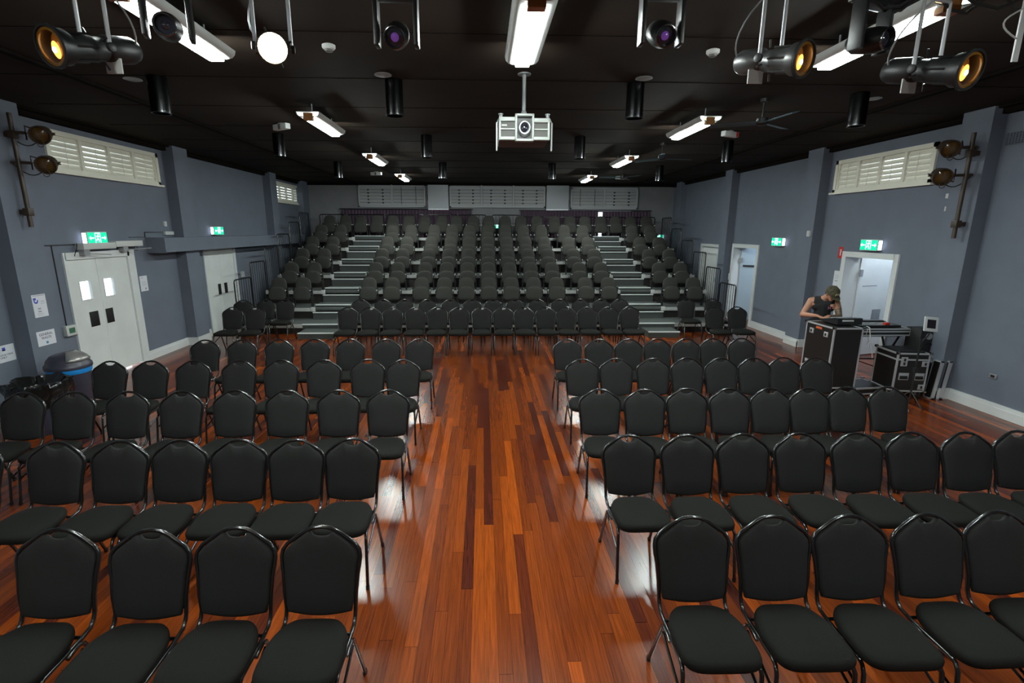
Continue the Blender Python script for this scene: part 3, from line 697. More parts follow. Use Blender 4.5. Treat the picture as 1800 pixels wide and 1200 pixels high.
# ------------------------------------------------------------ projector
P = thing('projector', (.46, 5.75, 3.44), 'pale grey ceiling projector with central lens on a pole mount', 'projector')
g = G().rbox(-.31, .31, .06, .60, .02, .25, .02)
g.build('body', M['grille'], P); P.scale = (.9, .9, 1)
g = G().rbox(-.31, -.095, .0, .08, .02, .055, .01).rbox(-.31, -.095, .0, .08, .21, .255, .01).rbox(-.31, -.285, .0, .08, .02, .255, .008).rbox(.095, .31, .0, .08, .02, .055, .01).rbox(.095, .31, .0, .08, .20, .245, .01).rbox(.285, .31, .0, .08, .02, .245, .008)
g.rbox(-.115, -.09, -.025, .08, .005, .285, .008).rbox(.09, .115, -.025, .08, .005, .285, .008).rbox(-.115, .115, -.025, .08, .005, .03, .008).rbox(-.115, .115, -.025, .08, .26, .285, .008)
g.box(-.30, -.10, .01, .05, .128, .140).box(.10, .30, .01, .05, .125, .137)
g.build('front_bezel', M['proj'], P)
G().box(-.29, -.1, .03, .06, .05, .22).build('grille', M['grille'], P); G().box(.1, .29, .03, .06, .05, .22).build('grille', M['grille'], P)
G().box(-.275, -.21, .024, .03, .165, .182).build('logo_plate', M['pale_plastic'], P)
G().box(-.09, .09, .04, .065, .02, .265).build('lens_recess', M['black'], P)
mt = Matrix.Translation((0, .05, .14)) @ Matrix.Rotation(R(90), 4, 'X')
lz = G().lathe([(.085, 0), (.085, .03), (.072, .06), (.066, .095), (.058, .095), (.054, .07)], mt, 28, False).build('lens_barrel', M['alu'], P)
G().lathe([(.0, .088), (.03, .085), (.056, .072)], mt, 24).build('lens_glass', M['lens'], lz)
for sx in (-1, 1):
    G().lathe([(.026, .24), (.022, .25), (.022, .28), (.030, .285), (.030, .295)], Matrix.Translation((sx * .285, .06, 0)), 14).build('foot', M['grey_metal'], P)
    G().box(sx * .335 - .008, sx * .335 + .008, .02, .05, -.09, .20).tube([(sx * .33, .03, .20), (sx * .31, .05, .24)], .008, 6).build('cable_guard', M['grey_metal'], P)
G().cyl((0, .12, .30), (0, .12, .71), .022).lathe([(.035, .29), (.035, .32), (.022, .34)], Matrix.Translation((0, .12, 0)), 16).lathe([(.08, .70), (.08, .71)], Matrix.Translation((0, .12, 0)), 16).build('mount_pole', M['grey_metal'], P)
G().box(-.10, .10, .06, .20, .25, .29).build('mount_bracket', M['black'], P)

# ------------------------------------------------------------ lighting bars and stage lights
def bar(name, p, q, r, lab):
    tag(G().cyl(p, q, r, seg=14).build(name, M['black']), lab, 'lighting bar')
LB = thing('lighting_bar', (0, 3.2, 3.93), 'long black lighting bar hung from the ceiling above the front chairs', 'lighting bar')
G().cyl((-5.2, 0, 0), (5.8, 0, 0), .024, seg=12).build('pipe', M['black'], LB)
for xx in (-4.6, -2.9, -.1, 2.0, 4.6): G().cyl((xx, 0, 0), (xx, 0, .22), .012, seg=8).build('drop_rod', M['black'], LB)
tag(G().tube([(1.9 + k * .11, 3.16 + .02 * math.sin(k * 1.7), 3.835 + .07 * math.sin(k * 1.1)) for k in range(30)], .010, 6).tube([(2.2 + k * .1, 3.23, 3.825 + .06 * math.sin(k * 1.5 + 1)) for k in range(28)], .008, 6).build('cable_bundle', M['rubber']), 'bundle of black cables looped along the lighting bar at top right', 'cable')
def stage_light(loc, d, L_, rad, lens_m, lab, body='black', gel=True, yoke='alu', yh=.40, tagc=True):
    """profile spot; loc is the body centre, d its beam direction"""
    t = thing('stage_light', loc, lab, 'stage light', 'stage lights on the lighting bar')
    d = Vector(d).normalized(); mt = axis_m((0, 0, 0), d)
    G().lathe([(0, -L_ * .5), (rad * .62, -L_ * .49), (rad * .78, -L_ * .42), (rad * .80, -L_ * .12), (rad * .62, -L_ * .08)], mt, 18).build('lamp_housing', M[body], t)
    g = G().lathe([(rad * .60, -L_ * .10), (rad * .66, -L_ * .04), (rad * .66, L_ * .04), (rad * .72, L_ * .06), (rad * .72, L_ * .10)], mt, 18)
    for k in range(4): a = PI / 2 * k + .4; q = mt @ Vector((math.cos(a) * rad * .8, math.sin(a) * rad * .8, 0)); q2 = mt @ Vector((math.cos(a) * rad * 1.25, math.sin(a) * rad * 1.25, 0)); g.tube([q, q2], .006, 6)
    g.build('gate', M[body], t)
    g = G().lathe([(rad * .70, L_ * .08), (rad * .76, L_ * .16), (rad * .76, L_ * .30), (rad * .95, L_ * .36), (rad * .95, L_ * .47), (rad * .88, L_ * .47), (rad * .86, L_ * .36)], mt, 24, False)
    for k in range(6): a = PI / 3 * k; q = mt @ Vector((math.cos(a) * rad * .82, math.sin(a) * rad * .82, L_ * .08)); q2 = mt @ Vector((math.cos(a) * rad * .82, math.sin(a) * rad * .82, L_ * .34)); g.tube([q, q2], .006, 6)
    lt = g.build('lens_tube', M[body], t)
    G().lathe([(0, L_ * .40), (rad * .45, L_ * .39), (rad * .87, L_ * .36)], mt, 24).build('lens', lens_m, lt)
    if gel:  # glowing discs set on the lens imitate the lamp's reflection inside
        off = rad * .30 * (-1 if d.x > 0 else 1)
        G().lathe([(0, L_ * .425), (rad * .36, L_ * .41)], mt @ Matrix.Translation((-off, -rad * .12, 0)) @ Matrix.Diagonal((.8, 1.25, 1, 1)), 20).build('painted_reflection', M['painted_reflection'], lt)
        G().lathe([(0, L_ * .432), (rad * .17, L_ * .43)], mt @ Matrix.Translation((-off, -rad * .12, 0)), 16).build('reflection_core', M['reflection_core'], lt)
        g = G().lathe([(rad * .98, L_ * .47), (rad * 1.12, L_ * .475), (rad * 1.12, L_ * .505), (rad * .98, L_ * .51), (rad * .98, L_ * .47)], mt, 24, False)
        g.build('gel_frame', M['black'], t)
        s = mt.to_3x3() @ Vector((0, 0, 1))
        G().lathe([(rad * .99, L_ * .49), (rad * .80, L_ * .50), (rad * .80, L_ * .48)], mt, 24, False).build('gel_ring', M['gel'], t)
    # yoke: two flat arms either side of the body up to the bar
    side = Vector((0, 0, 1)).cross(d)
    side = (side.normalized() if side.length > .05 else Vector((1, 0, 0)))
    top = Vector((0, 0, yh)); g = G()
    for s_ in (-1, 1):
        a = side * s_ * rad * 1.12; b_ = a + Vector((0, 0, yh - .02))
        g.tube([a, b_], .011, 6)
    g.tube([side * -rad * 1.12 + Vector((0, 0, yh - .02)), side * rad * 1.12 + Vector((0, 0, yh - .02))], .010, 6)
    g.build('yoke', M[yoke], t)
    for s_ in (-1, 1): G().lathe([(.024, 0), (.024, .018), (.012, .022)], axis_m(side * s_ * rad * 1.12, side * s_), 12).build('yoke_knob', M['black'], t)
    G().cyl((0, 0, yh - .02), (0, 0, yh + .06), .016, seg=10).box(-.03, .03, -.03, .03, yh + .03, yh + .10).build('clamp', M['black'], t)
    if tagc:
        q = mt @ Vector((0, 0, -L_ * .30)); G().box(q.x - .045, q.x + .045, q.y - .08, q.y - .07, q.z - rad * 1.25 - .03, q.z - rad * .7).build('label_card', M['pale_plastic'], t)
    pts = []
    q0 = mt @ Vector((0, 0, -L_ * .5))
    for k in range(11):
        u = k / 10; pts.append(q0 * (1 - u) + Vector((0, 0, yh)) * u + Vector((-.12 * math.sin(PI * u) * (1 if d.x > 0 else -1), -.03, -.10 * math.sin(PI * u) * (1 - u))))
    G().tube(pts, .005, 6).build('cable', M['grey_metal'], t)
    return t
stage_light((1.72, 3.2, 3.49), (.45, -.85, -.20), .43, .09, M['lens_amber'], 'silver stage light with amber lens and painted reflection, hanging right of the ceiling middle', 'body_grey')
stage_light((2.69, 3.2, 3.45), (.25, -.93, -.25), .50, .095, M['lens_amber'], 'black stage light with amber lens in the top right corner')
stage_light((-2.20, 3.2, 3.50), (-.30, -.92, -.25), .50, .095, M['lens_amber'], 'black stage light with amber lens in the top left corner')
hot = stage_light((-1.20, 3.20, 3.52), (.30, -.90, -.30), .30, .085, M['lens_hot'], 'blazing warm stage light shining straight at the viewer', 'black', gel=False, yh=.36, tagc=False)
def moving_head(loc, lab, lens_m, tilt=25, rz=0):
    t = thing('moving_head', loc, lab, 'stage light', 'moving head lights', R(rz)); t.scale = (.78, .78, .78)
    G().rbox(-.15, .15, -.11, .11, .30, .42, .015).build('base', M['black'], t)
    for sx in (-1, 1):
        G().rbox(sx * .145 - .018, sx * .145 + .018, -.055, .055, -.06, .28, .010).build('arm', M['black_plastic'], t)
    G().rbox(-.15, .15, -.055, .055, .25, .31, .012).build('yoke', M['black_plastic'], t)
    mt = axis_m((0, 0, .02), (0, -math.cos(R(tilt)), -math.sin(R(tilt))))
    h = G().lathe([(0, -.16), (.05, -.155), (.080, -.11), (.090, -.02), (.090, .06), (.078, .12), (.072, .145), (.064, .145), (.058, .112)], mt, 24, False).build('head', M['black_plastic'], t)
    G().lathe([(0, .112), (.058, .110)], mt, 20).build('lens', M['lens'], h); G().lathe([(0, .128), (.018, .125), (.030, .115)], mt, 20).build('inner_lens', lens_m, h)
    G().lathe([(.073, .128), (.076, .134), (.076, .146), (.071, .148)], mt, 24, False).build('trim_ring', M['chrome'], h)
    G().box(-.03, .03, -.05, .05, .42, .46).build('clamp', M['black'], t)
moving_head((-.49, 3.20, 3.58), 'black moving head light with pinkish lens, left of the middle batten light', M['lens_glint'])
moving_head((1.05, 3.20, 3.61), 'black moving head light with violet lens, right of the middle batten light', M['lens_glint'])
moving_head((2.31, 3.20, 3.59), 'black moving head light with dark lens in front of the right batten light', M['lens'], 10, 20)
moving_head((-1.78, 3.20, 3.60), 'black moving head light crossing in front of the left batten light', M['lens'], 10, 20)
# white vertical hanger of the outermost fixture at the right frame edge
tag(G().box(3.20, 3.235, 3.18, 3.19, 3.50, 3.93).tube([(3.19 - .10 * math.sin(PI * k / 8), 3.17, 3.78 - .16 * k / 8) for k in range(9)], .005, 6).build('yoke_strap', M['pale_plastic']), 'pale metal yoke strap with a thin cable at the right picture edge', 'strap')

# side booms on the walls
def boom(x, y, z0, z1, side, lab, lights):
    t = thing('boom_pipe', (x, y, z0), lab, 'pipe', 'lighting pipes on the side walls')
    G().cyl((0, 0, 0), (0, 0, z1 - z0), .028, seg=14).build('pipe', M['rust'], t)
    wx = (XL if side > 0 else XR) - x
    for zz in (.20, z1 - z0 - .27):
        a, b = sorted((wx, wx + side * .02)); c, d_ = sorted((wx, 0))
        G().box(a, b, -.10, .10, zz - .09, zz + .09).box(c, d_, -.025, .025, zz - .03, zz + .03).rbox(-.04, .04, -.045, .045, zz - .05, zz + .05, .008).build('wall_bracket', M['rust'], t)
    for lx, ly, lz, lab2, lm_ in lights:
        u = thing('boom_light', (lx, ly, lz), lab2, 'stage light', 'small lights on the wall pipes'); u.scale = (1.25, 1.25, 1.25)
        d = Vector((-.25 * side * 0 + side * .35, -.85, -.30)).normalized(); mt = axis_m((0, 0, 0), d)
        g = G().lathe([(0, -.12), (.05, -.115), (.075, -.06), (.082, .03), (.095, .05), (.095, .09), (.085, .09), (.078, .04)], mt, 18, False)
        for k in range(8): g.box(-.088, .088, -.004, .004, -.10 + k * .018, -.094 + k * .018, mt)
        g.build('body', M['rust'], u)
        G().lathe([(0, .07), (.04, .065), (.080, .045)], mt, 18).build('lens', lm_, u)
        s = Vector((0, 0, 1)).cross(d).normalized()
        px = Vector((x - lx, y - ly, 0)); j = px * .45
        G().tube([s * .11, s * .11 + j * .2, Vector((j.x, j.y, .07)), Vector((j.x, j.y, -.07)), s * -.11 + j * .2, s * -.11], .008, 6).tube([(j.x, j.y, 0), (px.x, px.y, 0)], .016, 8).build('yoke', M['rust'], u)
        G().tube([d * .1 + Vector((.10 * math.cos(k * PI / 4) * .35, 0, .10 * math.sin(k * PI / 4) * .35 - .08)) for k in range(8)], .004, 6, closed=True).tube([(-.1 * side, 0, .0), (-.16 * side, .02, .03), (-.12 * side, .02, .06)], .004, 6).build('colour_frame_ring', M['rust'], u)
        G().tube([d * -.12 + (px + Vector((0, 0, .0)) - d * -.12) * (k / 10) + Vector((0, 0, -.14 * math.sin(PI * k / 10))) for k in range(11)], .006, 6).build('cable', M['rubber'], u)
boom(-6.2, 7.2, 2.52, 3.98, 1, 'brown vertical lighting pipe on the left wall beside the shuttered window',
     [(-5.92, 7.32, 3.74, 'small brown stage light, upper one on the left wall pipe', M['lens_dull']), (-5.90, 7.30, 3.36, 'small brown stage light, lower one on the left wall pipe', M['lens_dull'])])
boom(6.80, 7.08, 2.40, 3.83, -1, 'brown vertical lighting pipe on the right wall beside the shuttered window',
     [(6.52, 7.14, 3.64, 'small dark stage light, upper one on the right wall pipe', M['lens_dull']), (6.50, 7.16, 3.27, 'small dark stage light, lower one on the right wall pipe', M['lens_dull'])])
tag(G().tube([(XL + .01, 6.2 + k * .1, 3.42 - .05 * math.sin(k * .35)) for k in range(11)], .006, 6).build('wall_cable', M['rubber']), 'thin dark cable sagging along the left wall to the lighting pipe', 'cable')

# ------------------------------------------------------------ exit signs and wall fittings
def exit_sign(xw, side, yc, zc, w, h, lab, arrows=True, mount=None):
    t = thing('exit_sign', (xw, yc, zc), lab, 'exit sign', 'lit green exit signs')
    X = lambda a, b: sorted((side * a, side * b))
    a, b = X(0, .09); G().rbox(a, b, -w / 2, w / 2, -h / 2, h / 2, .006).build('housing', M['pale_plastic'], t)
    a, b = X(.09, .096); G().box(a, b, -w / 2 + .012, w / 2 - .012, -h / 2 + .012, h / 2 - .012).build('green_face', M['exit_green'], t)
    a, b = X(.015, .075); G().box(a, b, -w / 2 - .006, -w / 2, -h / 2 + .02, h / 2 - .02).build('end_lens', M['exit_side'], t)
    # pictogram: doorway with running figure and arrows
    fx = side * .097; m3 = Matrix.Translation((fx, 0, 0)) @ (Matrix(((0, 0, side, 0), (side, 0, 0, 0), (0, 1, 0, 0), (0, 0, 0, 1))))
    g = G(); s = h / .2
    def seg(p, q, ww): 
        d = Vector(q) - Vector(p); n = Vector((-d.y, d.x)).normalized() * ww / 2
        g.prism([(p[0] - n.x, p[1] - n.y), (q[0] - n.x, q[1] - n.y), (q[0] + n.x, q[1] + n.y), (p[0] + n.x, p[1] + n.y)], m3, 0, .002)
    g.prism([(.012 * s + math.cos(k * PI / 5) * .013 * s, .058 * s + math.sin(k * PI / 5) * .013 * s) for k in range(10)], m3, 0, .002)
    for p, q in (((.008, .042), (-.006, -.005)), ((.006, .036), (.034, .018)), ((.004, .036), (-.028, .022)), ((-.006, -.005), (.022, -.030)), ((.022, -.030), (.014, -.066)), ((-.006, -.005), (-.022, -.034)), ((-.022, -.034), (-.048, -.040))):
        seg((p[0] * s, p[1] * s), (q[0] * s, q[1] * s), .014 * s)
    for p, q in (((-.055, -.075), (-.055, .078)), ((-.055, .078), (.055, .078)), ((.055, .078), (.055, -.075))): seg((p[0] * s, p[1] * s), (q[0] * s, q[1] * s), .010 * s)
    if arrows:
        for sg in ((-1, 1) if arrows is True else (arrows,)):
            seg((sg * .085, 0), (sg * .155, 0), .018); g.prism([(sg * .15, .035), (sg * .185, 0), (sg * .15, -.035)][::sg], m3, 0, .002)
    g.build('pictogram', M['exit_white'], t)
    return t
exit_sign(XL, 1, 8.67, 2.35, .44, .20, 'lit green exit sign above the near left double doors')
exit_sign(XL, 1, 12.6, 2.46, .44, .20, 'lit green exit sign above the far left double doors')
exit_sign(XR, -1, 8.95, 2.25, .42, .20, 'lit green exit sign above the near right open door')
exit_sign(XR, -1, 11.85, 2.24, .42, .20, 'lit green exit sign between the two right hand doorways')
# on the back wall and the right corner
t = exit_sign(0, -1, 0, 0, .30, .15, 'small lit green exit sign seen low between top tier seats', False); t.location = (.55, 18.86, 2.62); t.rotation_euler = (0, 0, R(90))
t = exit_sign(0, -1, 0, 0, .36, .15, 'lit green exit sign at the right end of the top tiers', -1); t.location = (6.60, 18.86, 2.27); t.rotation_euler = (0, 0, R(90))
tag(G().rbox(XL, XL + .06, 8.58, 8.72, 2.17 + .12, 2.17 + .155, .004).build('sensor_box', M['pale_plastic']), 'small white sensor under the near left exit sign', 'sensor')
def poster(name, xw, side, y0, y1, z0, z1, lab, cat='poster', sheet='paper'):
    t = thing(name, (xw, (y0 + y1) / 2, (z0 + z1) / 2), lab, cat)
    w, h = (y1 - y0) / 2, (z1 - z0) / 2; a, b = sorted((0, side * .004))
    G().box(a, b, -w, w, -h, h).build('sheet', M[sheet], t)
    m3 = Matrix.Translation((side * .0045, 0, 0)) @ Matrix(((0, 0, side, 0), (side, 0, 0, 0), (0, 1, 0, 0), (0, 0, 0, 1)))
    return t, m3, w, h
def lines(t, m3, spec, m='ink_grey', name='printing'):
    g = G()
    for x, y, w, h in spec: g.prism([(x - w / 2, y - h / 2), (x + w / 2, y - h / 2), (x + w / 2, y + h / 2), (x - w / 2, y + h / 2)], m3, 0, .001)
    g.build(name, M[m], t)
t, m3, w, h = poster('poster', XL + .22, 1, 7.09, 7.31, 1.27, 1.59, 'white information poster with a blue emblem, left of the near doors')
lines(t, m3, [(0, .145, .19, .010), (.05, .06, .06, .008), (.05, .03, .07, .006), (-.02, -.04, .05, .02), (-.02, -.08, .05, .02), (-.02, -.11, .09, .006), (-.01, -.135, .10, .005)])
g = G(); g.prism([(-.085 + math.cos(a) * .036 + .03, .075 + math.sin(a) * .042) for a in [PI * .9 + PI * 1.2 * k / 12 for k in range(13)]] + [(-.085 + math.cos(a) * .018 + .03, .075 + math.sin(a) * .02) for a in [PI * .9 + PI * 1.2 * (12 - k) / 12 for k in range(13)]], m3, 0, .001)
g.prism([(-.095, .085), (-.05, .085), (-.05, .115), (-.095, .115)], m3, 0, .001); g.build('emblem', M['ink_blue'], t)
t, m3, w, h = poster('notice', XL + .22, 1, 7.05, 7.35, .86, 1.07, 'white sign reading GENERAL WASTE above the round bin', 'sign')
text_obj('lettering', 'GENERAL\nWASTE', .052, M['ink'], m3 @ Matrix.Translation((.0, .028, 0)), t)
lines(t, m3, [(.0, -.066, .036, .036)], 'ink_teal', 'emblem')
t, m3, w, h = poster('notice', XL, 1, 6.57, 6.92, .72, .95, 'white sign reading BOTTLES & CANS ONLY at the left picture edge', 'sign')
text_obj('lettering', 'BOTTLES & CANS\nONLY', .036, M['ink'], m3 @ Matrix.Translation((.0, -.035, 0)), t)
lines(t, m3, [(.02, .062, .045, .045)], 'ink_blue', 'emblem'); lines(t, m3, [(.02, .048, .045, .014)], 'ink_pink', 'emblem_stripe')
t, m3, w, h = poster('notice', XL, 1, 9.66, 9.87, 1.33, 1.62, 'small white notice right of the near left doors', 'sign')
lines(t, m3, [(-.04, .11, .05, .01), (0, .03, .12, .006), (0, .0, .14, .006), (0, -.03, .12, .006)]); lines(t, m3, [(.03, -.10, .02, .035)], 'ink', 'emblem')
t, m3, w, h = poster('notice', XR, -1, 9.68, 9.85, 1.42, 1.72, 'small pale notice left of the near right door frame', 'sign')
lines(t, m3, [(0, .06, .10, .006), (0, .03, .10, .006), (0, -.0, .10, .006), (0, -.05, .08, .02)])
t, m3, w, h = poster('fire_sign', XR, -1, 9.70, 9.82, 1.97, 2.19, 'small red fire extinguisher sign beside the near right door', 'sign', 'red')
lines(t, m3, [(0, -.01, .03, .10), (0, .055, .05, .014), (.02, .04, .008, .05)], 'paper', 'symbol')
def small_box(name, xw, side, y0, y1, z0, z1, lab, cat, m='pale_plastic', d=.04, detail=None):
    t = thing(name, (xw, (y0 + y1) / 2, (z0 + z1) / 2), lab, cat); w, h = (y1 - y0) / 2, (z1 - z0) / 2; a, b = sorted((0, side * d))
    G().rbox(a, b, -w, w, -h, h, min(.006, w * .3)).build('cover', M[m], t)
    a, b = sorted((side * d, side * (d + .004)))
    if detail: G().box(a, b, -w * .55, w * .55, -h * .5, h * .5).build('switch', M[detail], t)
small_box('power_outlet', XL, 1, 7.76, 7.96, .86, 1.02, 'white double power outlet with green covers beside the near left doors', 'outlet', d=.06, detail='socket_green')
small_box('junction_box', XL, 1, 10.56, 10.84, 2.38, 2.45, 'white junction box on top of the bulkhead by the left pilaster', 'junction box', d=.06, detail='board_grey')
small_box('wall_switch', XL, 1, 10.6, 10.68, 2.55, 2.65, 'small white switch above the junction box on the left wall', 'switch', detail='board_grey')
small_box('wall_switch', XL, 1, 13.62, 13.78, 1.24, 1.38, 'white switch plate right of the far left doors', 'switch', detail='board_grey')
small_box('wall_switch', XR - .2, -1, 10.44, 10.54, 2.38, 2.50, 'small white sensor high on the middle right pilaster', 'switch', detail='board_grey')
small_box('wall_switch', XR, -1, 7.57, 7.64, 2.99, 3.06, 'tiny white fitting on the right wall, upper of two near the pipe', 'switch')
small_box('wall_switch', XR, -1, 7.55, 7.62, 2.80, 2.87, 'tiny white fitting on the right wall, lower of two near the pipe', 'switch')
small_box('wall_switch', XR, -1, 14.06, 14.13, 1.12, 1.30, 'pale switch plate left of the pale blue door', 'switch', detail='board_grey')
small_box('power_outlet', XR, -1, 6.34, 6.44, .50, .56, 'small dark outlet low on the right wall near the picture edge', 'outlet', 'grey_metal', .02, 'black')
t = thing('wall_vent', (XR, 6.80, 3.72), 'small square vent grille high on the right wall', 'vent'); g = G()
for k in range(7): g.box(-.015, 0, -.13 + k * .04, -.115 + k * .04, -.08, .08); g.box(-.015, 0, -.13, .13, -.08 + k * .025, -.072 + k * .025)
g.build('grille', M['wall'], t); G().box(-.006, 0, -.13, .13, -.08, .08).build('recess', M['black'], t)
tag(G().box(XL, XL + .012, 7.83, 7.842, 1.02, 2.25).box(XL, XL + .012, 7.70, 8.3, 2.245, 2.26).box(XL, XL + .012, 9.55, 10.0, 2.34, 2.352).box(XL, XL + .012, 9.99, 10.002, 2.34, 2.44).box(XL, XL + .012, 9.99, 10.56, 2.43, 2.442).build('cable_conduit', M['black']), 'thin dark conduit running round the near left doors to the outlet', 'conduit')

# ------------------------------------------------------------ bins
B = thing('swing_bin', (-5.83, 6.92, 0), 'round dark bin with silver flap and blue liner under the GENERAL WASTE sign', 'bin')
G().lathe([(.20, 0), (.205, .01), (.245, .58), (.245, .60)], seg=32).build('body', M['bin'], B)
G().lathe([(.249, .53), (.256, .55), (.258, .60), (.25, .612)], seg=32, cap=False).build('bin_liner', M['blue_bag'], B, 'bright blue bin liner')
G().lathe([(.268, .60), (.272, .615), (.268, .65), (.250, .665), (.235, .72), (.19, .775), (.12, .805), (0, .815)], seg=32).build('lid', M['bin'], B)
vs = []; fs_ = []
for i in range(7):
    for j in range(7):
        a = R(-55 + 85 * i / 6); e_ = R(22 + 50 * j / 6); r_ = .284
        vs.append((math.cos(a) * math.cos(e_) * r_ * .96, math.sin(a) * math.cos(e_) * r_ * .96, .625 + math.sin(e_) * r_ * .79))
for i in range(6):
    for j in range(6): fs_.append((i * 7 + j, (i + 1) * 7 + j, (i + 1) * 7 + j + 1, i * 7 + j + 1))
o = G().add(vs, fs_, True).build('flap', M['bin_flap'], B); sm = o.modifiers.new('t', 'SOLIDIFY'); sm.thickness = .012; sm.offset = 0
B2 = thing('open_bin', (-5.55, 6.10, 0), 'low bin wrapped in a glossy black liner at the left picture edge', 'bin')
G().lathe([(.24, 0), (.30, .52), (.29, .52), (.23, .02), (0, .02)], seg=28).build('body', M['bin'], B2)
vs = []; fs_ = []; n = 56
rr = random.Random(9)
prof = [(.285, .36), (.305, .44), (.325, .52), (.335, .60), (.315, .655), (.27, .64), (.22, .58), (.12, .52), (.02, .50)]
ph = [rr.uniform(0, 6) for _ in prof]
for i, (r_, z_) in enumerate(prof):
    for k in range(n):
        a = 2 * PI * k / n; w_ = .016 * math.sin(a * 9 + ph[i]) + .013 * math.sin(a * 17 + ph[i] * 2) + rr.uniform(-.012, .012)
        vs.append((math.cos(a) * (r_ + w_), math.sin(a) * (r_ + w_), z_ + .016 * math.sin(a * 5 + ph[i]) + rr.uniform(-.008, .008)))
for i in range(len(prof) - 1):
    for k in range(n): fs_.append((i * n + k, i * n + (k + 1) % n, (i + 1) * n + (k + 1) % n, (i + 1) * n + k))
G().add(vs, fs_, False).build('bin_liner', M['black_bag'], B2, 'crumpled glossy black liner')

# ------------------------------------------------------------ sound desk corner
def road_case(name, loc, w, d, z0, z1, lab, rz=0, lid=.0, latches=(), handles=(), cat='flight case', casters=True, face=None):
    t = thing(name, loc, lab, cat, None, R(rz)); e = .022
    G().box(-w / 2 + .006, w / 2 - .006, -d / 2 + .006, d / 2 - .006, z0 + .006, z1 - .006).build('panels', M['laminate'], t)
    g = G()
    for sx in (-1, 1):
        for sy in (-1, 1):
            x0, x1 = sorted((sx * w / 2, sx * (w / 2 - e))); y0, y1 = sorted((sy * d / 2, sy * (d / 2 - e))); g.box(x0, x1, y0, y1, z0, z1)
    for zz in ((z0, z0 + e), (z1 - e, z1)):
        g.box(-w / 2, w / 2, -d / 2, -d / 2 + e, *zz).box(-w / 2, w / 2, d / 2 - e, d / 2, *zz).box(-w / 2, -w / 2 + e, -d / 2, d / 2, *zz).box(w / 2 - e, w / 2, -d / 2, d / 2, *zz)
    if lid:
        for sy in (-1, 1): y0, y1 = sorted((sy * d / 2, sy * (d / 2 + .004))); g.box(-w / 2, w / 2, y0, y1, z1 - lid - .012, z1 - lid + .012)
        for sx in (-1, 1): x0, x1 = sorted((sx * w / 2, sx * (w / 2 + .004))); g.box(x0, x1, -d / 2, d / 2, z1 - lid - .012, z1 - lid + .012)
    g.build('aluminium_edging', M['alu'], t)
    for sx in (-1, 1):
        for sy in (-1, 1):
            for zz in (z0, z1): G().rbox(sx * w / 2 - .022, sx * w / 2 + .022, sy * d / 2 - .022, sy * d / 2 + .022, zz - .02, zz + .02, .012).build('ball_corner', M['chrome'], t)
    for fc_, u, z in latches:
        if fc_ == 'front': b = (u - .045, u + .045, -d / 2 - .012, -d / 2, z - .04, z + .04); b2 = (u - .012, u + .012, -d / 2 - .02, -d / 2 - .012, z - .02, z + .02)
        else: b = (-w / 2 - .012, -w / 2, u - .045, u + .045, z - .04, z + .04); b2 = (-w / 2 - .02, -w / 2 - .012, u - .012, u + .012, z - .02, z + .02)
        l = G().rbox(*b, .004).build('latch', M['alu'], t); G().box(*b2).build('latch_knob', M['black'], l)
    for fc_, u, z in handles:
        if fc_ == 'front':
            l = G().rbox(u - .07, u + .07, -d / 2 - .006, -d / 2, z - .055, z + .055, .002).build('handle_dish', M['alu'], t)
            G().box(u - .055, u + .055, -d / 2 - .0075, -d / 2 - .006, z - .042, z + .01).build('dish_recess', M['black'], l)
            G().tube([(u - .05, -d / 2 - .006, z - .02), (u - .05, -d / 2 - .02, z - .025), (u + .05, -d / 2 - .02, z - .025), (u + .05, -d / 2 - .006, z - .02)], .007, 6).build('handle_grip', M['rubber'], l)
        else:
            l = G().rbox(-w / 2 - .006, -w / 2, u - .07, u + .07, z - .055, z + .055, .002).build('handle_dish', M['alu'], t)
            G().tube([(-w / 2 - .006, u - .05, z), (-w / 2 - .02, u - .05, z), (-w / 2 - .02, u + .05, z), (-w / 2 - .006, u + .05, z)], .007, 6).build('handle_grip', M['rubber'], l)
    if casters:
        for sx in (-1, 1):
            for sy in (-1, 1):
                cx, cy = sx * (w / 2 - .06), sy * (d / 2 - .06)
                cs = G().box(cx - .03, cx + .03, cy - .03, cy + .03, z0 - .012, z0).box(cx - .024, cx - .019, cy - .02, cy + .02, z0 - .06, z0).box(cx + .019, cx + .024, cy - .02, cy + .02, z0 - .06, z0).build('caster', M['alu'], t)
                G().lathe([(.03, -.016), (z0 / 2, -.012), (z0 / 2, .012), (.03, .016)], Matrix.Translation((cx, cy, z0 / 2)) @ Matrix.Rotation(PI / 2, 4, 'Y'), 16).build('wheel', M['rubber'], cs)
    return t
c1 = road_case('rack_case', (5.56, 7.52, 0), .46, .66, .10, 1.06, 'tall black flight case with aluminium edges in front of the man', 0,
          latches=[('left', -.17, .93), ('left', .17, .93)], handles=[('left', -.17, .40), ('left', .17, .40)])
G().box(-.2305 - .004, -.2305, -.06, .08, .985, 1.02).build('orange_label', M['orange'], c1)
road_case('lid_panel', (5.98, 7.36, 0), .62, .46, .02, .13, 'flat black case lid lying on the floor between the two cases', 8, casters=False, cat='case lid')
c3 = road_case('amplifier_case', (6.47, 7.20, 0), .46, .50, .12, .72, 'squat black flight case on castors right of the tall case', -7, lid=.10,
          latches=[('front', -.13, .56), ('front', .17, .56), ('front', .17, .20), ('front', -.13, .62)], handles=[('front', -.10, .36), ('front', .12, .36)])
g = G().box(-.18, .18, -.2, .2, .722, .735)
g.build('lid_insert', M['black'], c3)
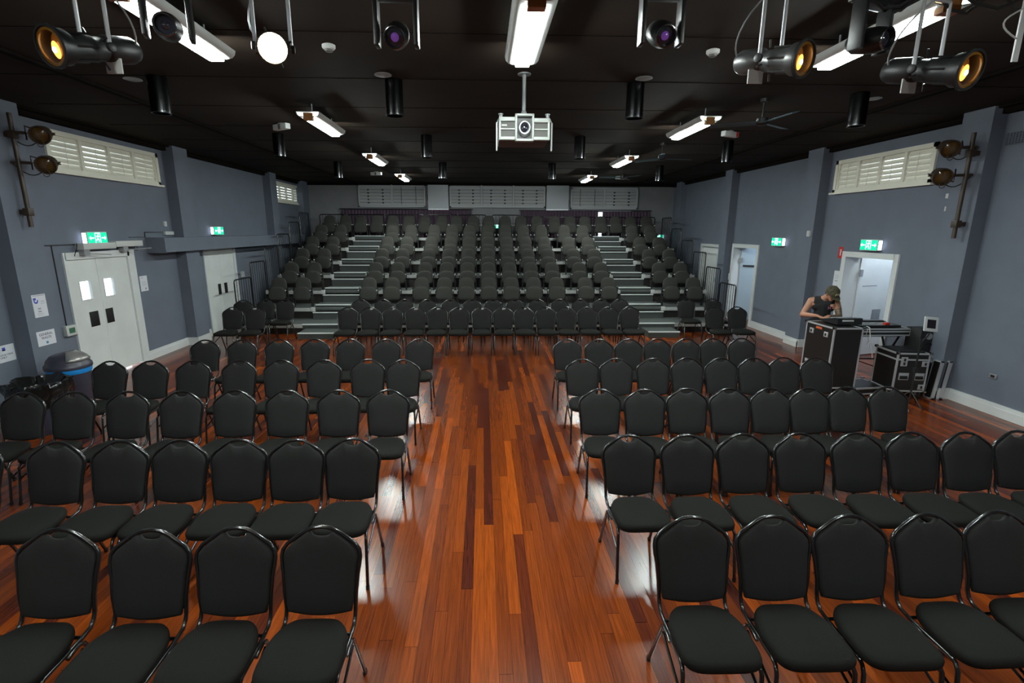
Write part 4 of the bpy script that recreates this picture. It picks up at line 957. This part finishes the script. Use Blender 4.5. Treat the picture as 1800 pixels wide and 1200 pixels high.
# slim panels leaning on the wall
for k, (xx, lab) in enumerate(((6.83, 'narrow black aluminium edged panel leaning at the wall, nearer the squat case'), (6.96, 'narrow black aluminium edged panel leaning at the wall, nearer the baseboard'))):
    t = thing('case_panel', (xx, 7.0, 0), lab, 'case panel', 'case panels leaning on the right wall'); mt = Matrix.Rotation(R(5), 4, 'Y')
    G().box(-.02, .02, -.06, .06, .02, .58, mt).build('board', M['laminate'], t)
    G().box(-.026, .026, -.07, -.056, 0, .6, mt).box(-.026, .026, .056, .07, 0, .6, mt).box(-.026, .026, -.07, .07, .58, .6, mt).box(-.026, .026, -.07, .07, 0, .02, mt).build('aluminium_edging', M['alu'], t)
# mixing console on the tall case
t = thing('mixing_console', (5.68, 7.58, 1.06), 'black sloping mixing console on top of the tall flight case', 'mixing console')
mz = Matrix(((0, 0, 1, 0), (1, 0, 0, 0), (0, 1, 0, 0), (0, 0, 0, 1)))
G().prism([(-.22, .02), (.20, .02), (.20, .045), (-.16, .12), (-.22, .12)], mz, -.19, .20).build('chassis', M['black_plastic'], t)
G().box(-.12, .06, -.224, -.22, .07, .095).build('rear_label', M['pale_plastic'], t)
mt = Matrix.Translation((0, .02, .084)) @ Matrix.Rotation(R(-11.8), 4, 'X')
g = G()
for i in range(10):
    g.box(-.16 + i * .036, -.145 + i * .036, -.15, .12, 0, .003, mt)
    for j in range(4): g.lathe([(.006, 0), (.005, .012), (0, .012)], mt @ Matrix.Translation((-.152 + i * .036, -.10 + j * .035, .003)), 8)
g.build('controls', M['grey_metal'], t)
# second desk in an open case on a stand
t = thing('equipment_stand', (6.33, 7.72, 0), 'black folding stand holding the low open case behind the squat case', 'stand')
for sx in (-1, 1):
    G().tube([(sx * .35, -.20, .01), (sx * .35, .20, .86)], .016, 8).build('leg', M['black'], t); G().tube([(sx * .32, .20, .01), (sx * .32, -.20, .86)], .016, 8).build('leg', M['black'], t)
G().tube([(-.36, .20, .87), (.36, .20, .87)], .016, 8).tube([(-.36, -.20, .87), (.36, -.20, .87)], .016, 8).tube([(-.36, 0, .44), (.36, 0, .44)], .012, 8).build('cross_bar', M['black'], t)
t = road_case('desk_case', (6.33, 7.70, .885), .84, .56, .0, .12, 'low open flight case holding black sound gear on the stand', 0, lid=.05, casters=False, handles=[])
t = thing('control_surface', (6.30, 7.70, 1.005), 'flat black control desk with a red tag lying in the low case', 'mixing console')
g = G().rbox(-.34, .34, -.20, .20, .0, .035, .006).rbox(-.34, .30, .10, .20, .02, .06, .006); g.build('chassis', M['black_plastic'], t)
g = G()
for i in range(16): g.box(-.30 + i * .036, -.288 + i * .036, -.16, .08, .035, .039); g.box(-.302 + i * .036, -.286 + i * .036, -.10 + (i % 4) * .03, -.08 + (i % 4) * .03, .037, .048)
g.build('faders', M['grey_metal'], t); G().rbox(.10, .18, -.17, -.11, .036, .07, .01).build('red_tag', M['red'], t)
# loudspeaker by the wall
t = thing('loudspeaker', (6.86, 7.36, 0), 'black upright loudspeaker standing against the right wall behind the cases', 'loudspeaker')
G().rbox(-.13, .13, -.14, .14, 0, 1.03, .015).build('cabinet', M['black'], t)
mt = Matrix.Translation((0, -.14, .72)) @ Matrix.Rotation(R(90), 4, 'X')
G().lathe([(.10, 0), (.10, .012), (.088, .012), (.05, -.03), (.03, -.02), (0, -.012)], mt, 24, False).build('woofer', M['rubber'], t)
G().lathe([(.05, 0), (.05, .010), (.02, .0), (0, .008)], Matrix.Translation((0, -.14, .92)) @ Matrix.Rotation(R(90), 4, 'X'), 20).build('tweeter', M['grey_metal'], t)
# tablet on a mic stand
t = thing('tablet_stand', (6.24, 6.68, 0), 'black tripod stand carrying the white tablet in front of the squat case', 'stand')
G().cyl((0, 0, .08), (0, 0, 1.0), .012, seg=10).build('pole', M['black'], t)
for k in range(3): a = 2 * PI * k / 3 + .5; G().tube([(0, 0, .22), (.24 * math.cos(a), .24 * math.sin(a), .012)], .009, 8).build('leg', M['black'], t)
G().tube([(0, 0, .92), (.04, 0, .99), (.10, .02, 1.03), (.14, .04, 1.07)], .010, 8).build('boom_arm', M['black'], t)
G().rbox(-.025, .025, -.025, .025, .5, .58, .006).build('clutch', M['black'], t)
t = thing('tablet', (6.39, 6.72, 1.10), 'white tablet with dark screen held on the stand', 'tablet')
mt = Matrix.Rotation(R(6), 4, 'Y') @ Matrix.Rotation(R(-12), 4, 'X')
G().rbox(-.105, .105, -.008, .008, .0, .21, .006, mt).build('case', M['white'], t)
G().box(-.065, .065, -.0095, -.008, .045, .17, mt).build('screen', M['screen'], t)
# cables hanging between the cases
tag(G().tube([(5.86, 7.24, 1.08), (5.86, 7.17, 1.07), (5.865, 7.15, .98), (5.88, 7.14, .85), (5.93, 7.14, .72), (5.97, 7.16, .60)], .006, 8).build('white_cable', M['cable_white']), 'white cable hanging off the console down the tall case', 'cable')
tag(G().tube([(6.02, 7.40, 1.0), (6.0, 7.39, .92), (6.04, 7.38, .84), (6.08, 7.39, .80), (6.10, 7.40, .70)], .004, 6).tube([(6.05, 7.40, .98), (6.08, 7.38, .86), (6.02, 7.38, .76)], .004, 6).build('tangled_cable', M['cable_white']), 'thin tangled cables dangling from the low open case', 'cable')
tag(G().add([(5.99 + (.05 + .014 * math.sin(7 * i + j * 3)) * math.cos(i * PI / 5) * math.cos(j * PI / 8), 6.46 + (.05 + .014 * math.cos(5 * i + j * 4)) * math.sin(i * PI / 5) * math.cos(j * PI / 8), .07 * math.sin(j * PI / 8) * (1 + .15 * math.sin(i * 4))) for j in range(5) for i in range(10)], [(j * 10 + i, j * 10 + (i + 1) % 10, (j + 1) * 10 + (i + 1) % 10, (j + 1) * 10 + i) for j in range(4) for i in range(10)]).build('crumpled_paper', M['paper']), 'crumpled white paper on the floor behind the third row chairs', 'paper')

# ------------------------------------------------------------ the sound technician
MAN = thing('person', (5.84, 8.24, 0), 'person in black sleeveless top and olive cap leaning over the sound desk', 'person', None, R(-28))
def capsules(segs, n=12):
    """segs: list of ((p, r), (q, r)) tapered limbs joined by balls; merged by a voxel remesh"""
    g = G()
    for (p, ra), (q, rb) in segs:
        p, q = Vector(p), Vector(q); d = q - p
        mt = axis_m(p, d if d.length > 1e-6 else (0, 0, 1), (0, 1, .01)); L_ = d.length; prof = []
        for i in range(5): a = PI / 2 * i / 4; prof.append((max(1e-7, ra * math.sin(a)), -ra * math.cos(a)))
        for i in range(5): a = PI / 2 * i / 4; prof.append((max(1e-7, rb * math.cos(a)), L_ + rb * math.sin(a)))
        g.lathe(prof, mt, n)
    return g
def remesh(o, vox, smooth=2):
    m_ = o.modifiers.new('join', 'REMESH'); m_.mode = 'VOXEL'; m_.voxel_size = vox; m_.use_smooth_shade = True
    if smooth: s_ = o.modifiers.new('soft', 'SMOOTH'); s_.factor = .5; s_.iterations = smooth
# joints relative to the feet; he faces -y and bends over the desk
hipL, hipR = (.09, .04, .92), (-.09, .04, .92)
shR, shL = (-.185, -.05, 1.325), (.175, -.07, 1.315)          # right shoulder is at the picture left
elR, elL = (-.295, -.10, 1.085), (.235, -.16, 1.085)
wrR, wrL = (-.105, -.37, 1.118), (.045, -.37, 1.118)
neck = (.0, -.09, 1.385); headc = (.075, -.185, 1.475)
seg = []
def limb(*pr):
    for a, b in zip(pr, pr[1:]): seg.append((a, b))
limb(((0, .03, .95), .125), ((0, .0, 1.12), .118), ((0, -.04, 1.28), .115))
limb((hipR, .10), (hipL, .10)); limb(((-.10, -.04, 1.27), .095), ((.10, -.06, 1.265), .095)); limb((shR, .062), ((0, -.06, 1.34), .085), (shL, .062))
limb(((0, -.06, 1.33), .07), (neck, .056), ((.04, -.14, 1.43), .055))
limb((shR, .060), ((-.24, -.075, 1.21), .052), (elR, .042), ((-.24, -.20, 1.10), .043), (wrR, .026))
limb((shL, .060), ((.21, -.11, 1.20), .050), (elL, .041), ((.17, -.24, 1.10), .041), (wrL, .026))
def hand(w, d, thumb_side):
    w = Vector(w); d = Vector(d).normalized(); s = Vector((0, 0, 1)).cross(d).normalized(); n = Vector((0, 0, 1))
    palm = w + d * .05
    for k in (-1.5, -.5, .5, 1.5): seg.append(((w + s * k * .009, .016), (w + d * .085 + s * k * .019, .0125)))
    for k, L_ in zip((-1.5, -.5, .5, 1.5), (.058, .072, .076, .066) if thumb_side > 0 else (.066, .076, .072, .058)):
        b = w + d * .085 + s * k * .0195; m1 = b + d * L_ * .5 + n * .006; m2 = m1 + d * L_ * .38 - n * .020
        seg.append(((b, .0095), (m1, .009))); seg.append(((m1, .009), (m2, .0075)))
    b = w + d * .025 + s * thumb_side * .026; m1 = b + d * .028 + s * thumb_side * .026 - n * .006; m2 = m1 + d * .03 + s * thumb_side * .004 - n * .010
    seg.append(((b, .0125), (m1, .0105))); seg.append(((m1, .0105), (m2, .009)))
hand(wrR, (.75, -.62, -.22), 1 if False else 1); hand(wrL, (-.45, -.85, -.22), -1)
limb((hipR, .092), ((-.10, .0, .50), .062), ((-.105, .05, .10), .042)); limb((hipL, .092), ((.11, -.01, .50), .062), ((.115, .05, .10), .042))
# head: skull, jaw, nose, ears in the same surface
fd = Vector((.42, -.72, -.55)).normalized(); hs = Vector((0, 0, 1)).cross(fd).normalized(); hu = fd.cross(hs)
H0 = Vector(headc)
if hu.z < 0: hu = -hu
seg.append(((H0 + hu * .03 - fd * .015, .082), (H0 + hu * .025 + fd * .02, .076)))
seg.append(((H0 - hu * .035 + fd * .035, .058), (H0 - hu * .075 + fd * .055, .036)))
seg.append(((H0 + fd * .088 - hu * .005, .009), (H0 + fd * .107 - hu * .032, .012)))
seg.append(((H0 + fd * .078 - hu * .058, .013), (H0 + fd * .080 - hu * .062, .014)))
for s_ in (-1, 1):
    seg.append(((H0 + hs * s_ * .079 - hu * .005, .014), (H0 + hs * s_ * .083 - hu * .035 + fd * .005, .010)))
    seg.append(((H0 + fd * .072 + hs * s_ * .03 + hu * .012, .014), (H0 + fd * .068 + hs * s_ * .045 + hu * .010, .012)))
body = capsules(seg).build('body', M['skin'], MAN); remesh(body, .0065, 2)
for s_ in (-1, 1):
    G().lathe([(0, -.010), (.007, -.007), (.010, 0), (.007, .007), (0, .010)], axis_m(H0 + fd * .081 + hs * s_ * .031 - hu * .003, fd), 12).build('eye', M['pale_plastic'], MAN)
G().tube([H0 + fd * .091 - hu * .057 + hs * (k - 2) * .011 - fd * abs(k - 2) * .002 for k in range(5)], .004, 6).build('mouth', mat('lips', (.30, .10, .08), .5), MAN)
o = capsules([((H0 + hu * .04 - fd * .030, .085), (H0 - hu * .005 - fd * .045, .072))]).build('hair', M['hair'], MAN)
# cap: crown and brim
mt = Matrix.Translation(H0 + hu * .03) @ Matrix((hs, fd, hs.cross(fd))).transposed().to_4x4()
if (mt.to_3x3() @ Vector((0, 0, 1))).dot(hu) < 0: mt = Matrix.Translation(H0 + hu * .03) @ Matrix((-hs, fd, (-hs).cross(fd))).transposed().to_4x4()
mt = mt @ Matrix.Diagonal((.94, 1.12, 1, 1))
cap = G().lathe([(.100, -.012), (.102, .0), (.099, .035), (.084, .075), (.05, .100), (.012, .108), (.010, .114), (0, .114)], mt, 28).build('cap', M['cap'], MAN)
br = [(.088 * math.cos(a), .088 * math.sin(a)) for a in [PI * .08 + PI * .84 * k / 12 for k in range(13)]]
br2 = [(.080 * math.cos(a), .075 + .098 * math.sin(a)) for a in [PI * .92 - PI * .84 * k / 12 for k in range(13)]]
G().prism(br + br2, mt @ Matrix.Rotation(R(-8), 4, 'X'), -.004, .002, True).build('brim', M['cap'], cap)
G().box(-.028, .028, .093, .099, .012, .056, mt).build('badge', M['beige'], cap)
text_obj('badge_letter', 'F', .045, M['cap'], mt @ Matrix.Translation((0, .0995, .034)) @ Matrix.Rotation(R(90), 4, 'X') @ Matrix.Rotation(PI, 4, 'Y'), cap)
# sleeveless top, cut wide at the armholes
ts = [(((0, .03, .93), .135), ((0, .0, 1.12), .130)), (((0, .0, 1.12), .130), ((0, -.04, 1.27), .130)), (((-.08, -.04, 1.26), .108), ((.08, -.05, 1.255), .108)), (((-.095, -.05, 1.325), .092), ((.095, -.06, 1.32), .092)), (((-.09, .03, .90), .108), ((.09, .03, .90), .108)), (((-.05, -.02, 1.37), .05), ((.05, -.03, 1.37), .05))]
top = capsules(ts).build('sleeveless_top', M['shirt'], MAN); remesh(top, .010, 4)
text_obj('chest_mark', 'H', .07, M['ink_pink'], Matrix.Translation((.075, -.178, 1.235)) @ Matrix.Rotation(R(86), 4, 'X') @ Matrix.Rotation(R(14), 4, 'Y'), top)
# tattoo sleeve on his left arm, a thin skin over the limb
tt = capsules([((Vector(shL) + Vector((.02, -.01, -.06)), .0575), ((.21, -.11, 1.20), .0535)), (((.21, -.11, 1.20), .0535), (elL, .0450)), ((elL, .0450), ((.17, -.24, 1.10), .0440)), (((.17, -.24, 1.10), .0440), (Vector(wrL) + (Vector((.17, -.24, 1.10)) - Vector(wrL)) * .15, .0300))]).build('tattooed_arm_skin', M['tattoo'], MAN); remesh(tt, .008, 2)
tr = capsules([(((-.09, .04, .92), .112), ((.09, .04, .92), .112)), (((-.095, .04, .88), .105), ((-.105, .0, .50), .080)), (((-.105, .0, .50), .080), ((-.11, .05, .13), .062)), (((.095, .04, .88), .105), ((.115, -.01, .50), .080)), (((.115, -.01, .50), .080), ((.12, .05, .13), .062))]).build('trousers', M['trouser'], MAN); remesh(tr, .014, 3)
for sx in (-1, 1):
    sh = capsules([(((sx * .112, .07, .055), .045), ((sx * .118, -.10, .040), .038))]).box(sx * .115 - .045, sx * .115 + .045, -.14, .115, 0, .03).build('shoe', M['black'], MAN)

# ------------------------------------------------------------ light
w = bpy.data.worlds.new('daylight'); SC.world = w; w.use_nodes = True
bg = w.node_tree.nodes['Background']; bg.inputs['Color'].default_value = (.86, .94, 1.0, 1); bg.inputs['Strength'].default_value = 4.5
def spot(loc, tgt, col, power, size, blend=.4, rad=.05):
    l = bpy.data.lights.new('lamp', 'SPOT'); l.color = col; l.energy = power; l.spot_size = R(size); l.spot_blend = blend; l.shadow_soft_size = rad
    o = bpy.data.objects.new('stage_lamp', l); COL.objects.link(o); o.location = loc
    o.rotation_euler = (Vector(tgt) - Vector(loc)).to_track_quat('-Z', 'Y').to_euler(); o['kind'] = 'structure'
# front-of-house wash from the stage end behind the viewer
spot((-2.2, -2.2, 3.9), (-1.5, 5, .4), (1, .93, .82), 60, 75, .8, .15)
spot((2.6, -2.2, 3.9), (2.2, 5, .4), (1, .93, .82), 60, 75, .8, .15)

vs_ = SC.view_settings
SC.display_settings.display_device = 'sRGB'
vs_.view_transform = 'Standard'; vs_.look = 'None'; vs_.gamma = 1.0; vs_.exposure = 0.0; vs_.use_curve_mapping = False
